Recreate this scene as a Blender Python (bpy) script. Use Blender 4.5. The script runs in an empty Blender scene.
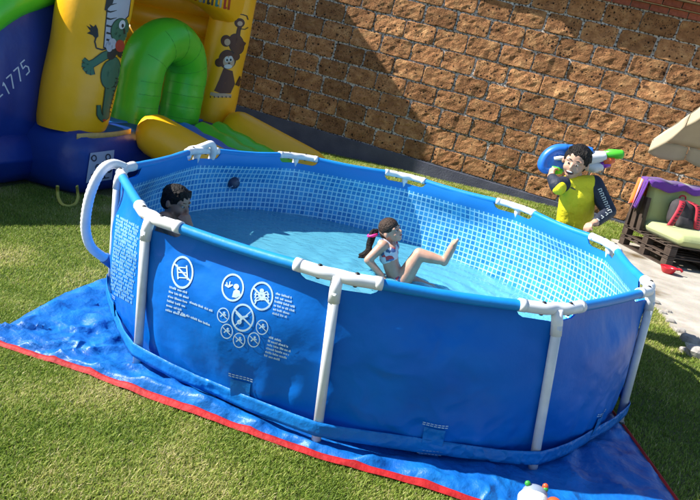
import bpy, bmesh, math, random
import numpy as np
from mathutils import Vector, Matrix, noise
from mathutils.bvhtree import BVHTree
random.seed(7); rng = np.random.default_rng(7)
R = math.radians
scn = bpy.context.scene
col = scn.collection

# ---------------------------------------------------------------- camera, world, sun, exposure
# Everything is laid out in the frame of the sloping lawn (z = 0 is the lawn); at the very end the whole place
# is turned rigidly by SLOPE so that gravity, the pool water and the wall courses are truly level.
SLOPE = math.atan(.06)
GROT = Matrix.Rotation(-SLOPE, 4, 'Y')
CAM = np.array([-.057, -3.867, 1.521]); YAW, PITCH, ROLL, FPX = .042, 1.300, .201, 648.2
CAMROT = Matrix.Rotation(YAW, 3, 'Z') @ Matrix.Rotation(PITCH, 3, 'X') @ Matrix.Rotation(ROLL, 3, 'Z')
cam_d = bpy.data.cameras.new('camera'); cam = bpy.data.objects.new('camera', cam_d); col.objects.link(cam)
cam_d.sensor_width = 36; cam_d.lens = FPX / 700 * 36; cam_d.clip_end = 400; cam_d.clip_start = .05
cam.matrix_world = Matrix.Translation(Vector(CAM)) @ CAMROT.to_4x4()
scn.camera = cam

SUN_TO = Vector((-1.15, -.06, 1.0)).normalized()            # towards the sun, lawn frame
w = bpy.data.worlds.new('World'); scn.world = w; w.use_nodes = True
wn = w.node_tree.nodes; wl = w.node_tree.links
sky = wn.new('ShaderNodeTexSky'); sky.sky_type = 'NISHITA'; sky.sun_disc = False
sg = GROT.to_3x3() @ SUN_TO
sky.sun_elevation = math.asin(sg.z); sky.sun_rotation = math.atan2(sg.x, sg.y)
wl.new(sky.outputs[0], wn['Background'].inputs[0]); sky.dust_density = .4; sky.air_density = 1.0; sky.ozone_density = 2.5
wn['Background'].inputs[1].default_value = .09
sun_d = bpy.data.lights.new('sun', 'SUN'); sun_d.energy = 5.0; sun_d.angle = R(.55); sun_d.color = (1, .95, .87)
sun = bpy.data.objects.new('sun', sun_d); col.objects.link(sun)
sun.matrix_world = Matrix.Translation((-6, 0, 8)) @ SUN_TO.to_track_quat('Z', 'Y').to_matrix().to_4x4()
vs = scn.view_settings; vs.view_transform = 'Standard'; vs.look = 'None'; vs.exposure = 1.12; vs.gamma = 1
scn.cycles.use_denoising = True
scn.cycles.max_bounces = 8; scn.cycles.transparent_max_bounces = 12
scn.cycles.caustics_reflective = False; scn.cycles.caustics_refractive = False

# ---------------------------------------------------------------- pixel -> place helpers
def ray(x, y):
    return np.array(CAMROT @ Vector(((x - 350) / FPX, -(y - 250) / FPX, -1)))
def onz(x, y, z=0.):                    # where the sight line meets a height above the lawn
    d = ray(x, y); return CAM + d * ((z - CAM[2]) / d[2])
def ony(x, y, Y):                       # where it meets a depth
    d = ray(x, y); return CAM + d * ((Y - CAM[1]) / d[1])
V = Vector

# ---------------------------------------------------------------- materials
MATS = {}
def mat(name, color, rough=.6, var=.0, vscale=8., bump=.0, bscale=40., spec=.5, color2=None, metal=0., detail=4., dist=.02,
        trans=0., sheen=0., coat=0., rand=0.):
    if name in MATS: return MATS[name]
    m = bpy.data.materials.new(name); m.use_nodes = True; MATS[name] = m
    nt = m.node_tree; N = nt.nodes; L = nt.links; b = N['Principled BSDF']
    b.inputs['Roughness'].default_value = rough; b.inputs['Specular IOR Level'].default_value = spec
    b.inputs['Metallic'].default_value = metal; b.inputs['Base Color'].default_value = (*color, 1)
    b.inputs['Coat Weight'].default_value = coat; b.inputs['Sheen Weight'].default_value = sheen
    tc = N.new('ShaderNodeTexCoord')
    out = None
    if var > 0 or color2:
        n = N.new('ShaderNodeTexNoise'); n.inputs['Scale'].default_value = vscale; n.inputs['Detail'].default_value = detail
        L.new(tc.outputs['Object'], n.inputs['Vector'])
        r = N.new('ShaderNodeValToRGB'); r.color_ramp.elements[0].position = .3; r.color_ramp.elements[1].position = .7
        c2 = color2 or tuple(min(1, c * (1 + var)) for c in color)
        c1 = color if color2 else tuple(c * (1 - var) for c in color)
        r.color_ramp.elements[0].color = (*c1, 1); r.color_ramp.elements[1].color = (*c2, 1)
        L.new(n.outputs['Fac'], r.inputs[0]); out = r.outputs[0]
    if rand > 0:
        oi = N.new('ShaderNodeObjectInfo'); hs = N.new('ShaderNodeHueSaturation')
        mr = N.new('ShaderNodeMapRange'); mr.inputs[3].default_value = 1 - rand; mr.inputs[4].default_value = 1 + rand
        L.new(oi.outputs['Random'], mr.inputs[0]); L.new(mr.outputs[0], hs.inputs['Value'])
        if out: L.new(out, hs.inputs['Color'])
        else: hs.inputs['Color'].default_value = (*color, 1)
        out = hs.outputs[0]
    if out: L.new(out, b.inputs['Base Color'])
    if bump > 0:
        n2 = N.new('ShaderNodeTexNoise'); n2.inputs['Scale'].default_value = bscale; n2.inputs['Detail'].default_value = 5
        L.new(tc.outputs['Object'], n2.inputs['Vector'])
        bp = N.new('ShaderNodeBump'); bp.inputs['Strength'].default_value = bump; bp.inputs['Distance'].default_value = dist
        L.new(n2.outputs['Fac'], bp.inputs['Height']); L.new(bp.outputs[0], b.inputs['Normal'])
    return m

M_white = mat('white_plastic', (.74, .75, .76), .38, var=.06, vscale=14)
M_legw = mat('leg_paint', (.66, .68, .70), .34, var=.08, vscale=20)
M_black = mat('black_plastic', (.012, .012, .014), .45)
M_vinyl = mat('blue_vinyl', (.001, .112, .50), .40, spec=.22, color2=(.002, .155, .60), vscale=3.2, bump=.16, bscale=11, dist=.03)
M_sleeve = mat('sleeve_vinyl', (.005, .20, .58), .42, spec=.35, color2=(.010, .25, .66), vscale=5, bump=.12, bscale=30, dist=.01)
M_strap = mat('strap_vinyl', (.003, .13, .44), .42, spec=.3, color2=(.005, .18, .55), vscale=6, bump=.35, bscale=14, dist=.03)
def crumple(m, scale, strength, dist, msk=2.0):
    N = m.node_tree.nodes; L = m.node_tree.links; b = N['Principled BSDF']; tc = [q for q in N if q.type == 'TEX_COORD'][0]; old = [q for q in N if q.type == 'BUMP'][0]
    w_ = N.new('ShaderNodeTexNoise'); w_.inputs['Scale'].default_value = scale * .6; L.new(tc.outputs['Object'], w_.inputs['Vector'])
    ad = N.new('ShaderNodeMix'); ad.data_type = 'RGBA'; ad.inputs[0].default_value = .25; L.new(tc.outputs['Object'], ad.inputs[6]); L.new(w_.outputs['Color'], ad.inputs[7])
    v_ = N.new('ShaderNodeTexVoronoi'); v_.feature = 'SMOOTH_F1'; v_.inputs['Scale'].default_value = scale; v_.inputs['Smoothness'].default_value = .25; L.new(ad.outputs[2], v_.inputs['Vector'])
    k_ = N.new('ShaderNodeTexNoise'); k_.inputs['Scale'].default_value = msk; L.new(tc.outputs['Object'], k_.inputs['Vector'])
    r_ = N.new('ShaderNodeMapRange'); r_.inputs[1].default_value = .42; r_.inputs[2].default_value = .68; r_.inputs[4].default_value = strength; L.new(k_.outputs['Fac'], r_.inputs[0])
    b2 = N.new('ShaderNodeBump'); b2.inputs['Distance'].default_value = dist; L.new(r_.outputs[0], b2.inputs['Strength']); L.new(v_.outputs['Distance'], b2.inputs['Height']); L.new(old.outputs[0], b2.inputs['Normal']); L.new(b2.outputs[0], b.inputs['Normal'])
crumple(M_vinyl, 7, .8, .04); crumple(M_strap, 14, .8, .03); 
M_print = mat('white_print', (.42, .60, .74), .5, var=.12, vscale=25)
M_tarp = mat('tarp_blue', (.003, .085, .36), .46, spec=.35, color2=(.005, .15, .48), vscale=7, bump=.5, bscale=9, dist=.05)
crumple(M_tarp, 9, .7, .05)
M_hem = mat('tarp_red', (.36, .010, .012), .62, spec=.25, var=.25, vscale=20, bump=.3, bscale=30)
M_cyel = mat('castle_yellow', (.92, .45, .006), .36, var=.07, vscale=2, bump=.14, bscale=5, dist=.05)
M_cblue = mat('castle_blue', (.008, .035, .22), .36, var=.12, vscale=3, bump=.18, bscale=5, dist=.05)
M_clblue = mat('castle_floor_blue', (.02, .15, .55), .36, var=.1, vscale=3, bump=.12, bscale=6, dist=.04)
M_cgreen = mat('castle_green', (.075, .55, .025), .30, var=.08, vscale=2.5, bump=.14, bscale=6, dist=.05)
M_tan = mat('castle_strap', (.56, .36, .10), .6, var=.12, vscale=15, bump=.2, bscale=60)
def flat(n, c, r=.5): return mat('print_' + n, c, r)

# ---------------------------------------------------------------- mesh helpers
class MB:
    def __init__(s): s.v = []; s.f = []; s.uv = None; s.mi = []
    def add(s, v, f, mi=0):
        o = len(s.v); s.v += [tuple(map(float, q)) for q in v]; s.f += [tuple(i + o for i in q) for q in f]; s.mi += [mi] * len(f); return s
    def grid(s, fn, nu, nv, cu=False, mi=0):     # fn(i,j)->point
        pts = [fn(i, j) for i in range(nu) for j in range(nv)]
        fs = []
        for i in range(nu if cu else nu - 1):
            for j in range(nv - 1):
                a = i * nv + j; b = ((i + 1) % nu) * nv + j
                fs.append((a, b, b + 1, a + 1))
        return s.add(pts, fs, mi)
    def tube(s, path, rad, seg=12, cap=True, mi=0, flat=1.):
        P = [V(q) for q in path]; n = len(P)
        rr = rad if hasattr(rad, '__len__') else [rad] * n
        rings = []; up = None
        for i in range(n):
            t = (P[min(i + 1, n - 1)] - P[max(i - 1, 0)]).normalized()
            if up is None:
                up = V((0, 0, 1)) if abs(t.z) < .9 else V((0, 1, 0))
            x = up.cross(t).normalized(); up = t.cross(x).normalized()
            rings.append([P[i] + (x * math.cos(a) + up * math.sin(a) * flat) * rr[i] for a in [2 * math.pi * k / seg for k in range(seg)]])
        vs_ = [q for r in rings for q in r]; fs = []
        for i in range(n - 1):
            for k in range(seg):
                a = i * seg + k; b = i * seg + (k + 1) % seg
                fs.append((a, b, b + seg, a + seg))
        if cap: fs.append(tuple(range(seg))[::-1]); fs.append(tuple((n - 1) * seg + k for k in range(seg)))
        return s.add(vs_, fs, mi)
    def rbox(s, c, size, r, n=6, rot=None, puff=0., mi=0):   # rounded, optionally puffed box
        hs = np.array(size) / 2; r = min(r, hs.min() * .999); inn = hs - r
        vs_ = []; fs = []; idx = {}
        def vid(i, j, k):
            if (i, j, k) not in idx:
                q = np.array([i, j, k]) / n * 2 - 1
                qq = q * hs
                cl = np.clip(qq, -inn, inn)
                # spread cells so that the rounding gets its share of them
                e = np.sign(q) * np.where(abs(q) > .6, inn + (abs(q) - .6) / .4 * r, abs(q) / .6 * inn)
                cl = np.clip(e, -inn, inn); d = e - cl; L = np.linalg.norm(d)
                # project on surface
                mx = np.max(np.abs(d)) if L > 0 else 0
                if L > 1e-9: pt = cl + d / L * r * (mx / r if mx < r * .999 else 1)
                else: pt = cl
                if puff:
                    u = q
                    for ax in range(3):
                        o = [a for a in range(3) if a != ax]
                        pt = pt.copy(); pt[ax] += puff * math.copysign(1, u[ax]) * abs(u[ax]) * max(0, 1 - u[o[0]] ** 2) * max(0, 1 - u[o[1]] ** 2)
                idx[(i, j, k)] = len(vs_); vs_.append(pt)
            return idx[(i, j, k)]
        for ax in range(3):
            for sd in (0, n):
                for a in range(n):
                    for b in range(n):
                        def mk(a_, b_):
                            t = [0, 0, 0]; t[ax] = sd; t[(ax + 1) % 3] = a_; t[(ax + 2) % 3] = b_; return vid(*t)
                        q = (mk(a, b), mk(a + 1, b), mk(a + 1, b + 1), mk(a, b + 1))
                        fs.append(q if sd else q[::-1])
        m3 = rot if rot is not None else Matrix.Identity(3); c = V(c)
        return s.add([m3 @ V(q) + c for q in vs_], fs, mi)
    def box(s, c, size, rot=None, mi=0):
        h = [x / 2 for x in size]; m3 = rot if rot is not None else Matrix.Identity(3); c = V(c)
        vs_ = [m3 @ V((x * h[0], y * h[1], z * h[2])) + c for x in (-1, 1) for y in (-1, 1) for z in (-1, 1)]
        return s.add(vs_, [(0, 1, 3, 2), (4, 6, 7, 5), (0, 4, 5, 1), (2, 3, 7, 6), (0, 2, 6, 4), (1, 5, 7, 3)], mi)
    def ell(s, c, r, rot=None, nu=16, nv=10, mi=0):
        m3 = rot if rot is not None else Matrix.Identity(3); c = V(c)
        if not hasattr(r, '__len__'): r = (r, r, r)
        vs_ = [V((0, 0, 1))]
        for j in range(1, nv):
            t = math.pi * j / nv
            for i in range(nu): a = 2 * math.pi * i / nu; vs_.append(V((math.sin(t) * math.cos(a), math.sin(t) * math.sin(a), math.cos(t))))
        vs_.append(V((0, 0, -1))); e = len(vs_) - 1; fs = []
        for i in range(nu):
            k = (i + 1) % nu
            fs.append((0, 1 + i, 1 + k)); fs.append((e, e - nu + k, e - nu + i))
            for j in range(nv - 2): a = 1 + j * nu; fs.append((a + i, a + nu + i, a + nu + k, a + k))
        return s.add([m3 @ V((q.x * r[0], q.y * r[1], q.z * r[2])) + c for q in vs_], fs, mi)
    def cone(s, a, ra, b, rb, seg=14):         # tapered capsule
        a = V(a); b = V(b)
        s.tube([a, a.lerp(b, .5), b], [ra, (ra + rb) / 2, rb], seg); s.ell(a, ra, nu=seg, nv=8); s.ell(b, rb, nu=seg, nv=8); return s
    def lathe(s, c, prof, seg=24, rot=None, mi=0):     # prof [(r,z)]
        m3 = rot if rot is not None else Matrix.Identity(3); c = V(c); n = len(prof)
        pts = [m3 @ V((r * math.cos(2 * math.pi * i / seg), r * math.sin(2 * math.pi * i / seg), z)) + c for i in range(seg) for r, z in prof]
        fs = []
        for i in range(seg):
            for j in range(n - 1):
                a = i * n + j; b = ((i + 1) % seg) * n + j
                fs.append((a, b, b + 1, a + 1))
        return s.add(pts, fs, mi)
    def mesh(s, name, base=(0, 0, 0)):
        me = bpy.data.meshes.new(name)
        b = np.array(base, float); v = np.array(s.v) - b
        me.from_pydata(v.tolist(), [], s.f)
        if any(s.mi): me.polygons.foreach_set('material_index', s.mi)
        me.update(); return me

def clean(me):
    bm = bmesh.new(); bm.from_mesh(me); bmesh.ops.remove_doubles(bm, verts=bm.verts, dist=1e-5)
    bmesh.ops.recalc_face_normals(bm, faces=bm.faces); bm.to_mesh(me); bm.free()

def thing(name, label, cat, loc, group=None, rotm=None):
    o = bpy.data.objects.new(name, None); col.objects.link(o); o.empty_display_size = .1
    o.location = V(loc); o['label'] = label; o['category'] = cat
    if group: o['group'] = group
    return o
def wloc(o):
    q = V(o.location)
    while o.parent: o = o.parent; q = q + V(o.location)
    return q
def obj(name, mb, m, parent=None, smooth=True, base=None, fix=True, mods=()):
    """links one mesh object; mb is in lawn coordinates"""
    if base is None:
        base = V((0, 0, 0)) if parent is None else wloc(parent)
    me = mb.mesh(name, base) if isinstance(mb, MB) else mb
    if fix and isinstance(mb, MB): clean(me)
    o = bpy.data.objects.new(name, me); col.objects.link(o)
    for q in (m if isinstance(m, (list, tuple)) else [m]): me.materials.append(q)
    if smooth: me.polygons.foreach_set('use_smooth', [True] * len(me.polygons)); me.update()
    if parent is not None: o.parent = parent
    else: o.location = V(base)
    return o
def tag(o, label=None, cat=None, group=None, kind=None):
    if label: o['label'] = label
    if cat: o['category'] = cat
    if group: o['group'] = group
    if kind: o['kind'] = kind
    return o
def angle_smooth(o, deg=40):
    me = o.data; me.polygons.foreach_set('use_smooth', [True] * len(me.polygons))
    bm = bmesh.new(); bm.from_mesh(me); lim = R(deg)
    for e in bm.edges:
        if len(e.link_faces) == 2 and e.calc_face_angle(0) > lim: e.smooth = False
    bm.to_mesh(me); bm.free(); return o

# flat print laid on a surface: drawn by sight line, but it sits on the real surface
def bvh_of(objs):
    vs_ = []; fs = []
    for o in objs:
        off = wloc(o); k = len(vs_)
        vs_ += [V(v.co) + off for v in o.data.vertices]; fs += [tuple(i + k for i in p_.vertices) for p_ in o.data.polygons]
    return BVHTree.FromPolygons(vs_, fs)
CV = V(CAM)
def hit(bv, x, y, off):
    d = V(ray(x, y)).normalized(); h = bv.ray_cast(CV, d)
    if h[0] is None: return None
    n = h[1] if h[1].dot(d) < 0 else -h[1]
    return h[0] + n * off
class Decal:
    def __init__(s, bv): s.bv = bv; s.mb = MB(); s.off = .0025
    def put(s, pts, fs):
        P = [hit(s.bv, x, y, s.off) for x, y in pts]
        ok = [f for f in fs if all(P[i] is not None for i in f) and max((P[f[0]] - P[i]).length for i in f) < .25]
        P = [q if q is not None else V((0, 0, 0)) for q in P]
        used = sorted({i for f in ok for i in f}); mp = {i: k for k, i in enumerate(used)}
        s.mb.add([P[i] for i in used], [tuple(mp[i] for i in f) for f in ok])
    def stroke(s, path, wd):
        n = len(path); P = [np.array(q, float) for q in path]
        # resample
        Q = []; W = []
        ww = wd if hasattr(wd, '__len__') else [wd] * n
        for i in range(n - 1):
            k = max(1, int(np.linalg.norm(P[i + 1] - P[i]) / 1.6))
            for t in range(k): Q.append(P[i] + (P[i + 1] - P[i]) * t / k); W.append(ww[i] + (ww[i + 1] - ww[i]) * t / k)
        Q.append(P[-1]); W.append(ww[-1]); m = len(Q); pts = []
        for i in range(m):
            t = Q[min(i + 1, m - 1)] - Q[max(i - 1, 0)]; t = t / (np.linalg.norm(t) + 1e-9); nn = np.array([-t[1], t[0]])
            for k in (-1, 0, 1): pts.append(Q[i] + nn * W[i] * k / 2)
        fs = []
        for i in range(m - 1):
            for k in range(2): a = i * 3 + k; fs.append((a, a + 1, a + 4, a + 3))
        s.put(pts, fs); return s
    def disc(s, c, rx, ry, ang=0, r0=0., seg=20):
        ca, sa = math.cos(R(ang)), math.sin(R(ang)); pts = []; n = 4
        for k in range(n):
            q = r0 + (1 - r0) * k / (n - 1)
            q = max(q, .02)
            for i in range(seg):
                a = 2 * math.pi * i / seg; x, y = rx * q * math.cos(a), ry * q * math.sin(a)
                pts.append((c[0] + x * ca - y * sa, c[1] + x * sa + y * ca))
        fs = [(k * seg + i, k * seg + (i + 1) % seg, (k + 1) * seg + (i + 1) % seg, (k + 1) * seg + i) for k in range(n - 1) for i in range(seg)]
        s.put(pts, fs); return s
    def poly(s, pts, n=5):           # star-shaped fan, subdivided
        P = [np.array(q, float) for q in pts]; c = sum(P) / len(P); D = []
        for i in range(len(P)):
            a, b = P[i], P[(i + 1) % len(P)]; k = max(1, int(np.linalg.norm(b - a) / 2))
            D += [a + (b - a) * t / k for t in range(k)]
        m = len(D); q = [c + (d - c) * max(.02, k / n) for k in range(n + 1) for d in D]
        s.put(q, [(k * m + i, k * m + (i + 1) % m, (k + 1) * m + (i + 1) % m, (k + 1) * m + i) for k in range(n) for i in range(m)]); return s
    def done(s, name, m, parent): 
        if not s.mb.v: return None
        return obj(name, s.mb, m, parent, fix=False)

def remesh(mb, voxel, smooth=6, base=(0, 0, 0), fac=.5):
    me = mb.mesh('tmp', base); o = bpy.data.objects.new('tmp', me); col.objects.link(o)
    r = o.modifiers.new('r', 'REMESH'); r.mode = 'VOXEL'; r.voxel_size = voxel
    if smooth: q = o.modifiers.new('s', 'SMOOTH'); q.factor = fac; q.iterations = smooth
    dg = bpy.context.evaluated_depsgraph_get()
    out = bpy.data.meshes.new_from_object(o.evaluated_get(dg)); 
    bpy.data.objects.remove(o); bpy.data.meshes.remove(me); out.materials.clear(); return out
def catmull(P, n):                       # closed or open handled by caller
    out = []
    for i in range(len(P) - 1):
        p0 = P[max(i - 1, 0)]; p1 = P[i]; p2 = P[i + 1]; p3 = P[min(i + 2, len(P) - 1)]
        for k in range(n):
            t = k / n
            out.append(.5 * (2 * p1 + (p2 - p0) * t + (2 * p0 - 5 * p1 + 4 * p2 - p3) * t * t + (3 * p1 - p0 - 3 * p2 + p3) * t ** 3))
    out.append(P[-1]); return out
def spl(P, n=8): return [V(q) for q in catmull([np.array(q, float) for q in P], n)]

# ================================================================ SETTING: lawn, patio
def ground_mat():
    m = bpy.data.materials.new('lawn_soil'); m.use_nodes = True; N = m.node_tree.nodes; L = m.node_tree.links; b = N['Principled BSDF']
    tc = N.new('ShaderNodeTexCoord'); n = N.new('ShaderNodeTexNoise'); n.inputs['Scale'].default_value = 60; n.inputs['Detail'].default_value = 6
    n2 = N.new('ShaderNodeTexNoise'); n2.inputs['Scale'].default_value = 1.6; n2.inputs['Detail'].default_value = 3
    L.new(tc.outputs['Object'], n.inputs['Vector']); L.new(tc.outputs['Object'], n2.inputs['Vector'])
    r = N.new('ShaderNodeValToRGB'); r.color_ramp.elements[0].color = (.05, .065, .016, 1); r.color_ramp.elements[1].color = (.17, .18, .045, 1)
    r.color_ramp.elements[0].position = .3; r.color_ramp.elements[1].position = .7
    mx = N.new('ShaderNodeMix'); mx.data_type = 'RGBA'; mx.inputs[7].default_value = (.12, .10, .035, 1)
    L.new(n.outputs['Fac'], r.inputs[0]); L.new(r.outputs[0], mx.inputs[6])
    mr = N.new('ShaderNodeMapRange'); mr.inputs[1].default_value = .45; mr.inputs[2].default_value = .75; mr.inputs[4].default_value = .6
    L.new(n2.outputs['Fac'], mr.inputs[0]); L.new(mr.outputs[0], mx.inputs[0]); L.new(mx.outputs[2], b.inputs['Base Color'])
    b.inputs['Roughness'].default_value = .95
    bp = N.new('ShaderNodeBump'); bp.inputs['Strength'].default_value = .8; bp.inputs['Distance'].default_value = .03
    L.new(n.outputs['Fac'], bp.inputs['Height']); L.new(bp.outputs[0], b.inputs['Normal']); return m
mb = MB(); S = 90
mb.add([(-S, -S, 0), (S, -S, 0), (S, S, 0), (-S, S, 0)], [(0, 1, 2, 3)])
tag(obj('lawn', mb, ground_mat(), smooth=False), kind='structure')

def patio_mat():
    m = bpy.data.materials.new('patio_concrete'); m.use_nodes = True; N = m.node_tree.nodes; L = m.node_tree.links; b = N['Principled BSDF']
    tc = N.new('ShaderNodeTexCoord')
    def nz(s, d=5): n = N.new('ShaderNodeTexNoise'); n.inputs['Scale'].default_value = s; n.inputs['Detail'].default_value = d; L.new(tc.outputs['Object'], n.inputs['Vector']); return n
    a = nz(3.5); f = nz(45); wv = nz(1.35, 4)
    r = N.new('ShaderNodeValToRGB'); r.color_ramp.elements[0].color = (.36, .32, .26, 1); r.color_ramp.elements[1].color = (.56, .52, .45, 1)
    r.color_ramp.elements[0].position = .3; r.color_ramp.elements[1].position = .7
    L.new(a.outputs['Fac'], r.inputs[0])
    mx = N.new('ShaderNodeMix'); mx.data_type = 'RGBA'; mx.blend_type = 'MULTIPLY'; mx.inputs[0].default_value = .35
    L.new(r.outputs[0], mx.inputs[6]); L.new(f.outputs['Color'], mx.inputs[7])
    wet = N.new('ShaderNodeValToRGB'); wet.color_ramp.elements[0].position = .56; wet.color_ramp.elements[1].position = .68
    L.new(wv.outputs['Fac'], wet.inputs[0])
    mw = N.new('ShaderNodeMix'); mw.data_type = 'RGBA'; mw.inputs[7].default_value = (.15, .105, .055, 1)
    L.new(wet.outputs[0], mw.inputs[0]); L.new(mx.outputs[2], mw.inputs[6]); L.new(mw.outputs[2], b.inputs['Base Color'])
    mr = N.new('ShaderNodeMapRange'); mr.inputs[3].default_value = .85; mr.inputs[4].default_value = .3
    L.new(wet.outputs[0], mr.inputs[0]); L.new(mr.outputs[0], b.inputs['Roughness'])
    bp = N.new('ShaderNodeBump'); bp.inputs['Strength'].default_value = .3; bp.inputs['Distance'].default_value = .01
    L.new(f.outputs['Fac'], bp.inputs['Height']); L.new(bp.outputs[0], b.inputs['Normal']); return m
PE = [onz(*q)[:2] for q in ((607, 232), (622, 258), (640, 284), (662, 316), (700, 362))]       # grass edge of the patio
PE = [(2.98, 4.9)] + [tuple(q) for q in PE[1:]] + [(2.55, -.6), (2.75, -2.5)]
mb = MB(); n = len(PE)
edge = []
for i in range(n - 1):
    for k in range(8):
        t = k / 8; x = PE[i][0] * (1 - t) + PE[i + 1][0] * t; y = PE[i][1] * (1 - t) + PE[i + 1][1] * t
        edge.append((x + .035 * noise.noise(V((x * 5, y * 5, 0))), y))
edge.append(PE[-1])
vs_ = [(x, y, .012) for x, y in edge] + [(12, y, .012) for x, y in edge] + [(x, y, -.05) for x, y in edge]
k = len(edge); fs = [(i, i + 1, i + 1 + k, i + k) for i in range(k - 1)] + [(i, i + 2 * k, i + 1 + 2 * k, i + 1) for i in range(k - 1)]
mb.add(vs_, fs)
tag(obj('patio', mb, patio_mat(), smooth=False), kind='structure')
def patio_x(y):
    for i in range(len(edge) - 1):
        if edge[i + 1][1] <= y <= edge[i][1]: return edge[i][0]
    return 3.1

# ================================================================ WALL (levelled with gravity, leaning 3.4 deg against the lawn)
GV = V((math.sin(SLOPE), 0, math.cos(SLOPE))); wy = R(13)
HV = V((math.cos(wy), -math.sin(wy), 0)); HV = (HV - GV * HV.dot(GV)).normalized(); NV = HV.cross(GV)      # NV points to the garden
WP0 = V((.04, 7.32, 0))
WROT = Matrix((HV, NV, GV)).transposed()            # columns u (along), out, up   (u x out = -up -> handled by recalculated normals)
wall = thing('block_wall', 'tall garden wall of reddish brown tuff blocks with dark stones set in pale joints', 'wall', WP0)
wall.rotation_euler = WROT.to_euler() if WROT.determinant() > 0 else (0, 0, 0)
WR = Matrix((HV, -NV, GV)).transposed()             # proper rotation: x along, y into the wall, z up
wall.rotation_euler = WR.to_euler()
def wpart(name, mb, m, parent=wall, smooth=False, kind=None):
    me = mb.mesh(name); clean(me); o = bpy.data.objects.new(name, me); col.objects.link(o); o.parent = parent
    for q in (m if isinstance(m, list) else [m]): me.materials.append(q)
    if smooth: me.polygons.foreach_set('use_smooth', [True] * len(me.polygons))
    if kind: o['kind'] = kind
    return o
def stone_mat():
    m = bpy.data.materials.new('tuff_block'); m.use_nodes = True; N = m.node_tree.nodes; L = m.node_tree.links; b = N['Principled BSDF']
    tc = N.new('ShaderNodeTexCoord'); oi = N.new('ShaderNodeObjectInfo')
    ad = N.new('ShaderNodeVectorMath'); ad.operation = 'MULTIPLY_ADD'; ad.inputs[1].default_value = (1, 1, 1)
    sc = N.new('ShaderNodeMath'); sc.operation = 'MULTIPLY'; sc.inputs[1].default_value = 60
    L.new(oi.outputs['Random'], sc.inputs[0]); L.new(tc.outputs['Object'], ad.inputs[0]); L.new(sc.outputs[0], ad.inputs[2])
    def nz(s, d=5, r=.6): n = N.new('ShaderNodeTexNoise'); n.inputs['Scale'].default_value = s; n.inputs['Detail'].default_value = d; n.inputs['Roughness'].default_value = r; L.new(ad.outputs[0], n.inputs['Vector']); return n
    a = nz(7); f = nz(38, 6, .7)
    vor = N.new('ShaderNodeTexVoronoi'); vor.inputs['Scale'].default_value = 19; vor.inputs['Randomness'].default_value = 1; L.new(ad.outputs[0], vor.inputs['Vector'])
    r = N.new('ShaderNodeValToRGB'); e = r.color_ramp.elements
    e[0].position = .25; e[0].color = (.22, .092, .036, 1); e[1].position = .75; e[1].color = (.58, .32, .13, 1)
    x = e.new(.5); x.color = (.38, .175, .066, 1)
    L.new(a.outputs['Fac'], r.inputs[0])
    mx = N.new('ShaderNodeMix'); mx.data_type = 'RGBA'; mx.blend_type = 'OVERLAY'; mx.inputs[0].default_value = .6
    L.new(r.outputs[0], mx.inputs[6]); L.new(f.outputs['Fac'], mx.inputs[7])
    hs = N.new('ShaderNodeHueSaturation'); mr = N.new('ShaderNodeMapRange'); mr.inputs[3].default_value = .66; mr.inputs[4].default_value = 1.2
    L.new(oi.outputs['Random'], mr.inputs[0]); L.new(mr.outputs[0], hs.inputs['Value']); hs.inputs['Saturation'].default_value = .95
    L.new(mx.outputs[2], hs.inputs['Color'])
    # pits, the shade in them painted as colour: only the cells whose random value is high, and only near their centre
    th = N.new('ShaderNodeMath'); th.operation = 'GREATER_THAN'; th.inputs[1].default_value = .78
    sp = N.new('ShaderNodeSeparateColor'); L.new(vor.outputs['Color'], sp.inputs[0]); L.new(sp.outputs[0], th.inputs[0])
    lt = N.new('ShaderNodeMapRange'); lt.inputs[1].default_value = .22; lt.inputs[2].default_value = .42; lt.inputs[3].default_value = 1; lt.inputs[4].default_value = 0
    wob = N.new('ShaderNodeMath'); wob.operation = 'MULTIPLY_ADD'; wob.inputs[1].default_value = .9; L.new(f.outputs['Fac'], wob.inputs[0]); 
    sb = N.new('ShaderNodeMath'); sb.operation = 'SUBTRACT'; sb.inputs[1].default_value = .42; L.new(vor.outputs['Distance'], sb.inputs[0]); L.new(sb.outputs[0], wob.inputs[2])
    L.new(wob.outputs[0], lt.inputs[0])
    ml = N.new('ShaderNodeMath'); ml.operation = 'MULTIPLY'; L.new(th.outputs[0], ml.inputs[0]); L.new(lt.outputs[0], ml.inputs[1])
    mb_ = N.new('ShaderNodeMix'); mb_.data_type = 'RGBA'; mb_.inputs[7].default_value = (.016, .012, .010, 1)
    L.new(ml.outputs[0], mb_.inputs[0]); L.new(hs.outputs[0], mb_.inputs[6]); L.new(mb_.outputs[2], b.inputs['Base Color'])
    v2 = N.new('ShaderNodeTexVoronoi'); v2.inputs['Scale'].default_value = 46; L.new(ad.outputs[0], v2.inputs['Vector'])  # smaller holes, their shade put into the colour too
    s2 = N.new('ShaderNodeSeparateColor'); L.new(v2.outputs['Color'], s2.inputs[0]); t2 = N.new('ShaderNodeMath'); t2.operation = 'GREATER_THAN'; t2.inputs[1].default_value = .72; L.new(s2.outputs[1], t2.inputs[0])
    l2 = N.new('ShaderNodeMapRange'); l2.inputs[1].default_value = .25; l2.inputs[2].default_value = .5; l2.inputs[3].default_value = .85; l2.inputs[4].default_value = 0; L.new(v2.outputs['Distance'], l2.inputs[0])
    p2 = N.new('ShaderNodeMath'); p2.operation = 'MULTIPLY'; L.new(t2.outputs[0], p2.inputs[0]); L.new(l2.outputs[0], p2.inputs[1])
    bl = nz(4.2, 3, .5); br_2 = N.new('ShaderNodeMapRange'); br_2.inputs[1].default_value = .70; br_2.inputs[2].default_value = .76; br_2.inputs[4].default_value = .9; L.new(bl.outputs['Fac'], br_2.inputs[0])
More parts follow.
